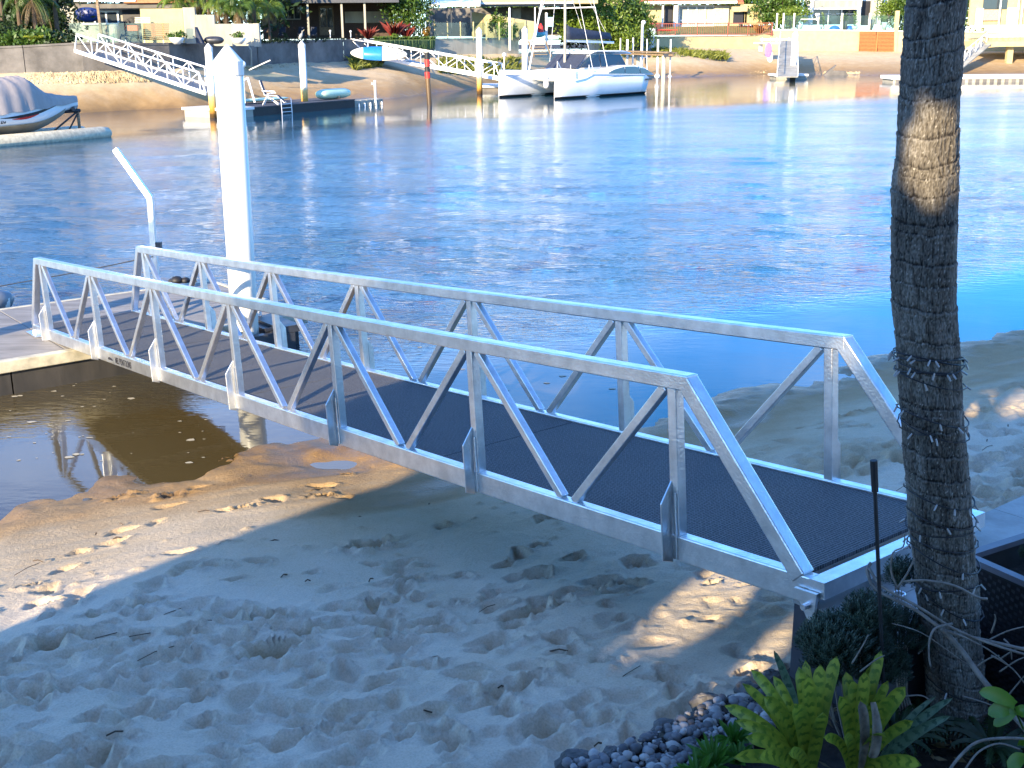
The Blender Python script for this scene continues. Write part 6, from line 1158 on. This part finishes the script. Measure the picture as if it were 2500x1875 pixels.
# bromeliads
def stripemat(name, c1, c2, c3, sc=26, amt=.8):
    m = bpy.data.materials.new(name); m.use_nodes = True; nt = m.node_tree; b = nt.nodes['Principled BSDF']; Ln = nt.links.new
    uv = nt.nodes.new('ShaderNodeUVMap'); w = nt.nodes.new('ShaderNodeTexWave'); w.bands_direction = 'Y'; w.inputs['Scale'].default_value = sc / 6.0; w.inputs['Distortion'].default_value = 3.4; w.inputs['Detail'].default_value = 3; w.inputs['Detail Scale'].default_value = 2.5
    mp = nt.nodes.new('ShaderNodeMapping'); mp.inputs['Scale'].default_value = (.55, 1, 1); oi = nt.nodes.new('ShaderNodeObjectInfo'); ad = nt.nodes.new('ShaderNodeVectorMath'); Ln(uv.outputs[0], mp.inputs[0]); Ln(mp.outputs[0], ad.inputs[0]); Ln(oi.outputs['Random'], ad.inputs[1]); Ln(ad.outputs[0], w.inputs['Vector'])
    g = nt.nodes.new('ShaderNodeNewGeometry'); n = nt.nodes.new('ShaderNodeTexNoise'); n.inputs['Scale'].default_value = 22; n.inputs['Detail'].default_value = 5; Ln(g.outputs['Position'], n.inputs['Vector'])
    r = nt.nodes.new('ShaderNodeValToRGB'); r.color_ramp.elements[0].position = .16; r.color_ramp.elements[0].color = (*c2, 1); r.color_ramp.elements[1].position = .38; r.color_ramp.elements[1].color = (*c1, 1); Ln(w.outputs[0], r.inputs[0])
    sxx = nt.nodes.new('ShaderNodeSeparateXYZ'); Ln(uv.outputs[0], sxx.inputs[0]); m1 = nt.nodes.new('ShaderNodeMath'); m1.operation = 'SUBTRACT'; m1.inputs[1].default_value = .5; Ln(sxx.outputs[0], m1.inputs[0]); m2 = nt.nodes.new('ShaderNodeMath'); m2.operation = 'ABSOLUTE'; Ln(m1.outputs[0], m2.inputs[0])
    m3 = nt.nodes.new('ShaderNodeMapRange'); m3.inputs[1].default_value = .25; m3.inputs[2].default_value = .42; Ln(m2.outputs[0], m3.inputs[0]); mg = nt.nodes.new('ShaderNodeMix'); mg.data_type = 'RGBA'; mg.inputs[7].default_value = (*[v * .8 for v in c1], 1); Ln(m3.outputs[0], mg.inputs[0]); Ln(r.outputs[0], mg.inputs[6])
    mx = nt.nodes.new('ShaderNodeMix'); mx.data_type = 'RGBA'; mx.inputs[7].default_value = (*c3, 1); rr = nt.nodes.new('ShaderNodeMapRange'); rr.inputs[1].default_value = .42; rr.inputs[2].default_value = .68; rr.inputs[4].default_value = .85; Ln(n.outputs[0], rr.inputs[0]); Ln(rr.outputs[0], mx.inputs[0]); Ln(mg.outputs[2], mx.inputs[6])
    b.inputs['Roughness'].default_value = .38; Ln(mx.outputs[2], b.inputs['Base Color']); tr = nt.nodes.new('ShaderNodeBsdfTranslucent'); Ln(mx.outputs[2], tr.inputs[0]); ms = nt.nodes.new('ShaderNodeMixShader'); ms.inputs[0].default_value = .3; Ln(b.outputs[0], ms.inputs[1]); Ln(tr.outputs[0], ms.inputs[2]); Ln(ms.outputs[0], nt.nodes['Material Output'].inputs[0]); return m
M['brom'] = stripemat('banded_bromeliad_leaf', (.36, .40, .045), (.12, .18, .02), (.16, .24, .03), 13)
M['bromg'] = stripemat('grey_green_bromeliad_leaf', (.15, .24, .15), (.05, .10, .06), (.09, .16, .09), 14)
M['deadleaf'] = mat('withered_leaf', (.22, .18, .13), .8, 0, .3, 20)
def strap(base, tip, bend, w, m, parent, name='leaf', n=16, cup=.25, pt=.82):
    base, tip = Vector(base), Vector(tip); mid = (base + tip) / 2 + Vector(bend); b = MB(); vs = []; uv = []
    for i in range(n + 1):
        t = i / n; p = base * (1 - t) ** 2 + mid * 2 * t * (1 - t) + tip * t * t; d = ((mid - base) * 2 * (1 - t) + (tip - mid) * 2 * t).normalized()
        view = Vector((0, -1, .55)).normalized(); s = d.cross(view).normalized(); nn = s.cross(d).normalized()
        ww = w * (.55 + .45 * min(1, t * 2.5)) * (1 if t < pt else math.sqrt(max(0.0, 1 - ((t - pt) / (1 - pt)) ** 2)) + .02)
        for k in range(5): f = (k - 2) / 2; vs.append(p + s * f * ww + nn * (abs(f) ** 1.6) * ww * cup + nn * .002 * math.sin(t * 40 + k * 2)); uv.append((f * .5 + .5, t * (tip - base).length / .35))
    b.add(vs, [(i * 5 + k, i * 5 + k + 1, (i + 1) * 5 + k + 1, (i + 1) * 5 + k) for i in range(n) for k in range(4)]); b.uv = uv; return b.build(name, m, parent, True)
B1 = onz(1975, 1905, 1.0); B2 = onz(2085, 1895, 1.0)
for (B, lb, tips) in ((B1, 'large yellow green banded bromeliad at the left of the pair', ((1833, 1634, .05, .03), (1768, 1722, -.02, .034), (1812, 1668, .1, .026), (1888, 1650, .1, .028), (1865, 1700, 0, .04), (1905, 1738, -.05, .036), (1950, 1628, .1, .034), (1972, 1650, .02, .038), (1966, 1612, .2, .028), (2003, 1622, .08, .036), (2043, 1602, .12, .036), (1940, 1718, -.12, .042), (1795, 1760, -.1, .03), (1820, 1800, -.18, .036), (1790, 1850, -.25, .034), (1850, 1850, -.3, .04), (2010, 1740, -.15, .036), (1925, 1840, -.3, .03), (1900, 1690, .15, .03))),
                      (B2, 'yellow green banded bromeliad nearer the palm trunk', ((2151, 1588, .12, .03), (2112, 1640, .05, .034), (2128, 1622, .12, .03), (2082, 1660, .05, .034), (2168, 1662, .05, .026), (2210, 1676, .0, .04), (2180, 1700, -.1, .038), (2065, 1640, .15, .034), (2050, 1700, -.1, .036), (2120, 1720, -.12, .034), (2230, 1760, -.1, .03), (2160, 1790, -.25, .034), (2060, 1800, -.28, .03), (2010, 1800, -.28, .026), (2250, 1868, -.3, .036)))):
    t = thing('bromeliad', lb, 'plant', B, 'banded bromeliads in the garden bed')
    for i, (px, py, dy, w) in enumerate(tips):
        tip = atY(px, py, B.y + dy); d = tip - B; strap(B + Vector((d.x * .08, d.y * .1, -.02)), tip, (-d.x * .28, -d.y * .3, abs(d.length) * .13), w * .78, M['brom'], t)
    if B is B2: strap(B + Vector((0, -.05, .05)), atY(2100, 1712, B.y - .1), (.0, -.1, .08), .02, M['deadleaf'], t, 'withered_leaf', cup=.8); strap(atY(2130, 1715, B.y - .12), atY(2125, 1850, B.y - .2), (.02, -.05, 0), .02, M['deadleaf'], t, 'withered_leaf', cup=.9)
t = thing('grey_bromeliad', 'long grey green strap leaves between the bromeliads and the trunk', 'plant', onz(2130, 1890, 1.0)); B = onz(2130, 1895, 1.0)
for px, py, dy, w in ((2326, 1704, .0, .021), (2320, 1748, -.08, .023), (2285, 1700, .12, .015)): tip = atY(px, py, B.y + dy); strap(B, tip, (-.04, 0, .07), w, M['bromg'], t, pt=.4)
B = onz(1965, 1800, 1.0); strap(B, atY(1889, 1588, B.y + .1), (0, 0, .05), .02, M['bromg'], t, pt=.4)
for i, (px, py, s) in enumerate(((1742, 1862, 1), (1790, 1800, .85), (1700, 1890, .9), (1800, 1850, .7))):
    B = onz(px, py + 15, .98); t = thing('lily_tuft', ['bright green rosette plant in the pebbles at the bottom edge', 'bright green rosette behind the first one', 'green rosette at the very bottom of the frame', 'small green rosette under the pale bromeliad leaf'][i], 'plant', B, 'small green rosettes among the pebbles'); r = random.Random(i)
    for k in range(26):
        a = k * 2.4; el = r.uniform(.15, 1.2); l = .15 * s * r.uniform(.7, 1.1); d = Vector((math.cos(a) * math.cos(el), math.sin(a) * math.cos(el), math.sin(el))) * l
        strap(B, B + d, (0, 0, l * .18), .0095, M['leaf_gr'] if 'leaf_gr' in M else M.setdefault('leaf_gr', leafmat('fresh_green_leaf', (.10, .26, .03), (.05, .15, .02))), t, n=6, pt=.35)
# needle shrub
def needles(c, rad, n, ln, seed, nm='foliage', par=None, m=None):
    r = np.random.default_rng(seed); ntf = n // 14; d = r.normal(size=(ntf, 3)); d /= np.linalg.norm(d, axis=1)[:, None]; d[:, 2] = np.abs(d[:, 2]) * 1.0 - .15; p = d * np.array(rad) * (r.random((ntf, 1)) ** .35) + np.array(c); b = MB()
    for q, dd_ in zip(p, d):
        ax = Vector(dd_) * .6 + Vector((0, 0, .8)); ax.normalize(); q = Vector(q); o = ax.orthogonal().normalized(); o2 = ax.cross(o)
        for k in range(14):
            s = q + ax * ln * (k / 14) * 2.0; a = k * 2.4; e = s + (o * math.cos(a) + o2 * math.sin(a)) * ln * .6 + ax * ln * .75; w = (o2 * math.cos(a) - o * math.sin(a)) * ln * .1; m_ = (s + e) / 2; b.add([s, m_ + w, e, m_ - w], [(0, 1, 2, 3)])
    return b.build(nm, m or M['leaf_blue'], par)
sc_ = base_at(2075, 4.6, 1.0); t = thing('rosemary_bush', 'dense grey green needle leaved bush in front of the landing platform', 'bush', sc_); c = atY(2068, 1560, sc_.y + .02)
needles(c + Vector((-.01, 0, -.04)), (.19, .15, .15), 20000, .022, 1, par=t); needles(atY(2125, 1515, sc_.y + .02), (.11, .1, .12), 6000, .022, 3, par=t)
needles(atY(2060, 1640, sc_.y), (.17, .12, .12), 9000, .022, 6, par=t); needles(atY(2150, 1640, sc_.y + .05), (.12, .1, .13), 6000, .022, 7, par=t)
for k in range(9): a = k * .7; MB().tube([sc_ + Vector((math.cos(a) * .03, math.sin(a) * .03, -.05)), sc_ + Vector((math.cos(a) * .1, math.sin(a) * .08, .1)), c + Vector((math.cos(a) * .14, math.sin(a) * .1, .02))], [.006, .005, .003], 5).build('stem', M['twig'], t)
sc2 = base_at(2200, 4.62, 1.03); t = thing('rosemary_bush', 'sparser needle leaved bush beside the palm trunk', 'bush', sc2); needles(atY(2200, 1560, sc2.y + .12), (.13, .1, .14), 7000, .021, 4, par=t); needles(atY(2200, 1420, sc2.y + .2), (.07, .06, .11), 2600, .02, 5, par=t)
for k in range(5): MB().tube([sc2 + Vector((.02 * k, 0, -.03)), sc2 + Vector((.01 * k - .02, .06, .15)), atY(2185 + k * 8, 1400 + k * 20, sc2.y + .18)], [.007, .005, .002], 5).build('stem', M['twig'], t)
# dead branches
dbt = thing('dead_branch', 'bare grey dead branches lying across the base of the palm trunk', 'branch', onz(2400, 1700, 1.0))
def pth(pts, r0, r1, nm='branch'):
    P = [atY(x, y, Y) for x, y, Y in pts]; n = len(P); Q = []
    for i in range(n - 1):
        for k in range(4): f = k / 4; a = P[max(i - 1, 0)]; b_ = P[i]; c_ = P[i + 1]; d_ = P[min(i + 2, n - 1)]; Q.append(.5 * ((2 * b_) + (c_ - a) * f + (2 * a - 5 * b_ + 4 * c_ - d_) * f * f + (3 * b_ - a - 3 * c_ + d_) * f ** 3))
    Q.append(P[-1]); m = len(Q); MB().tube(Q, [r0 + (r1 - r0) * i / m for i in range(m)], 7).build(nm, M['twig'], dbt, True)
pth([(2125, 1375, 4.75), (2118, 1395, 4.7), (2140, 1440, 4.62), (2230, 1486, 4.5), (2310, 1540, 4.42), (2400, 1562, 4.35), (2520, 1590, 4.3)], .008, .007)
pth([(2122, 1388, 4.7), (2155, 1432, 4.6), (2240, 1480, 4.46), (2330, 1535, 4.4), (2420, 1572, 4.3), (2510, 1600, 4.25)], .007, .005)
pth([(2205, 1420, 4.6), (2260, 1417, 4.52), (2330, 1430, 4.47), (2385, 1458, 4.45), (2410, 1462, 4.45)], .005, .006)
pth([(2300, 1535, 4.42), (2345, 1585, 4.4), (2400, 1660, 4.3), (2465, 1735, 4.2), (2520, 1800, 4.1)], .011, .013)
pth([(2325, 1523, 4.42), (2285, 1533, 4.4), (2270, 1560, 4.38), (2268, 1600, 4.36), (2272, 1628, 4.35)], .006, .003)
pth([(2195, 1440, 4.6), (2176, 1398, 4.62), (2180, 1350, 4.62), (2205, 1335, 4.62), (2209, 1303, 4.62)], .005, .0025)
pth([(2190, 1438, 4.6), (2215, 1400, 4.6), (2233, 1362, 4.6)], .006, .003)
pth([(2178, 1522, 4.5), (2250, 1545, 4.42), (2330, 1600, 4.38), (2400, 1650, 4.33)], .0025, .0015, 'twig')
for k, (a, b_) in enumerate((((2400, 1570), (2500, 1530)), ((2420, 1600), (2510, 1680)), ((2440, 1610), (2500, 1580)), ((2450, 1560), (2470, 1610)), ((2380, 1630), (2440, 1600)), ((2440, 1640), (2515, 1600)), ((2460, 1700), (2510, 1640)), ((2210, 1700), (2275, 1712)), ((2330, 1545), (2480, 1640)), ((2080, 1620), (2120, 1550)), ((2100, 1640), (2160, 1600)), ((2350, 1700), (2480, 1760)), ((2420, 1545), (2428, 1500)))):
    pth([(a[0], a[1], 4.35), ((a[0] + b_[0]) / 2 + 6, (a[1] + b_[1]) / 2 - 8, 4.33), (b_[0], b_[1], 4.32)], .004, .002, 'twig')
pth([(2318, 1880, 3.95), (2345, 1845, 3.98), (2385, 1812, 4.0), (2450, 1802, 4.0), (2520, 1805, 4.0)], .006, .006); pth([(2355, 1880, 3.95), (2390, 1835, 3.98), (2440, 1815, 4.0), (2490, 1830, 4.0)], .004, .004)
# broad leaves at right
t = thing('vine_leaves', 'few broad bright green leaves on a stem at the right edge', 'plant', atY(2500, 1760, 4.1)); M['vine'] = leafmat('glossy_lime_leaf', (.16, .30, .03), (.10, .2, .02), .35)
for (b0, tp_, w, bd_) in (((2478, 1722), (2390, 1690), .03, (0, 0, .03)), ((2470, 1735), (2412, 1745), .032, (0, 0, .03)), ((2478, 1738), (2520, 1752), .025, (0, 0, .03)), ((2500, 1850), (2460, 1875), .03, (0, 0, .02)), ((2490, 1820), (2515, 1800), .02, (0, 0, .02)), ((2480, 1735), (2425, 1772), .024, (0, 0, .01))): strap(atY(*b0, 4.1), atY(*tp_, 4.05), bd_, w, M['vine'], t, pt=.45, cup=.15)
MB().tube([atY(2520, 1830, 4.15), atY(2490, 1760, 4.12), atY(2476, 1728, 4.1)], .004, 6).build('stem', M['leaf_mid'], t)
# wicker planter
P0 = onz(2352, 1352, 1.66); e1 = Vector((.5, -.866, 0)); e2 = Vector((.866, .5, 0))
wk = thing('wicker_planter', 'dark woven planter box with a pale rim right of the palm trunk', 'planter', P0 - Vector((0, 0, .6)))
def wp_(a, b, z): return P0 + e1 * a + e2 * b + Vector((0, 0, z))
M['wicker'] = mat('black_wicker', (.02, .018, .022), .5, 0, .3, 30); M['rim'] = mat('grey_rim', (.16, .15, .17), .5, 0, .1)
for (a0, a1, b0, b1) in ((0, 1.5, 0, .03), (0, 1.5, .77, .8), (0, .03, .031, .769)): MB().prism([wp_(a0, b0, -.68), wp_(a1, b0, -.68), wp_(a1, b1, -.68), wp_(a0, b1, -.68)], (0, 0, .655)).build('panel', M['black'], wk)
for (a0, a1, b0, b1) in ((-.01, 1.5, -.014, .03), (-.01, 1.5, .77, .81), (-.01, .035, .031, .769)): MB().prism([wp_(a0, b0, -.024), wp_(a1, b0, -.024), wp_(a1, b1, -.024), wp_(a0, b1, -.024)], (0, 0, .028)).build('rim', M['rim'], wk)
b = MB()
for i in range(32):
    for j in range(30):
        a0 = j * .05 + (.025 if i % 2 else 0); z = -.05 - i * .02; o = -.004
        b.add([wp_(a0 + .002, o, z - .008), wp_(a0 + .025, o - .007, z - .009), wp_(a0 + .048, o, z - .008), wp_(a0 + .048, o, z + .006), wp_(a0 + .025, o - .007, z + .007), wp_(a0 + .002, o, z + .006)], [(0, 1, 4, 5), (1, 2, 3, 4)])
b.build('weave', M['wicker'], wk, kind='stuff')
MB().prism([wp_(.03, .03, -.16), wp_(1.5, .03, -.16), wp_(1.5, .77, -.16), wp_(.03, .77, -.16)], (0, 0, .02)).build('soil', M['soil'], wk)
hb = thing('planter_herb', 'dark green upright herb growing in the woven planter', 'plant', wp_(.5, .4, -.14))
for k in range(26): q = wp_(random.uniform(.1, .8), random.uniform(.2, .7), -.14); needles(q + Vector((0, 0, .12)), (.012, .012, .11), 420, .016, 200 + k, par=hb, m=M['leaf_dark'], nm='sprig')
pd = MB().lathe(wp_(.12, .62, -.13), [(.02, 0), (.035, .02), (.03, .022), (.01, .01)], 12); tag(pd.build('small_dish', M['rim'], None, True), 'small metal dish in the back corner of the woven planter', 'dish')

# leaf litter on the soil, weed and twigs on the sand
b = MB(); r = random.Random(77)
for k in range(900):
    x = r.uniform(.9, 3.2); y = r.uniform(3.3, 5.2)
    if gedge(x) - y < .35: continue
    z = gz_(x, y) + r.uniform(0, .03); a = r.uniform(0, 6.28); l = r.uniform(.015, .04); w = l * r.uniform(.25, .5); d = Vector((math.cos(a), math.sin(a), r.uniform(-.3, .5))) * l; n = Vector((-math.sin(a), math.cos(a), r.uniform(-.4, .4))) * w; p = Vector((x, y, z + .02))
    b.add([p - d, p + n, p + d, p - n], [(0, 1, 2, 3)])
b.build('leaf_litter', M['leaf_dry'], kind='stuff')
b = MB()
for k in range(110):
    x = r.uniform(-5, 5.5); y = r.uniform(4.2, 11.5); z, d_ = beach_h(np.array(x), np.array(y)); d_ = float(d_)
    if d_ < .7 or (d_ < 2.2 and r.random() < .5): continue
    a = r.normalvariate(.5, .6); l = r.choice((.02, .03, .05, .12)) * r.uniform(.6, 1.3); p = Vector((x, y, float(z) + .02)); d = Vector((math.cos(a), math.sin(a), 0)) * l
    b.tube([p - d, p + Vector((0, 0, .012)), p + d + Vector((r.uniform(-.01, .01), .0, 0))], .0028 if l > .06 else .005, 4)
b.build('drift_twigs', M['bark'], kind='stuff')
for i, (px, py, sp, hh_) in enumerate(((2180, 1830, .9, .16), (2240, 1790, 1.0, .13), (2420, 1850, 1.1, .15))):
    q = onz(px, py, 1.0); t = thing('fern_clump', ['dark fern clump beneath the nearer bromeliad', 'small dark fern at the base of the palm trunk', 'dark fern in the bottom right corner'][i], 'fern', q); b = MB()
    for k in range(16): frond(b, q, k * 2.4, .9, hh_ * 1.6, sp, 12, .045, .006)
    b.build('fronds', M['leaf_dark'], t)
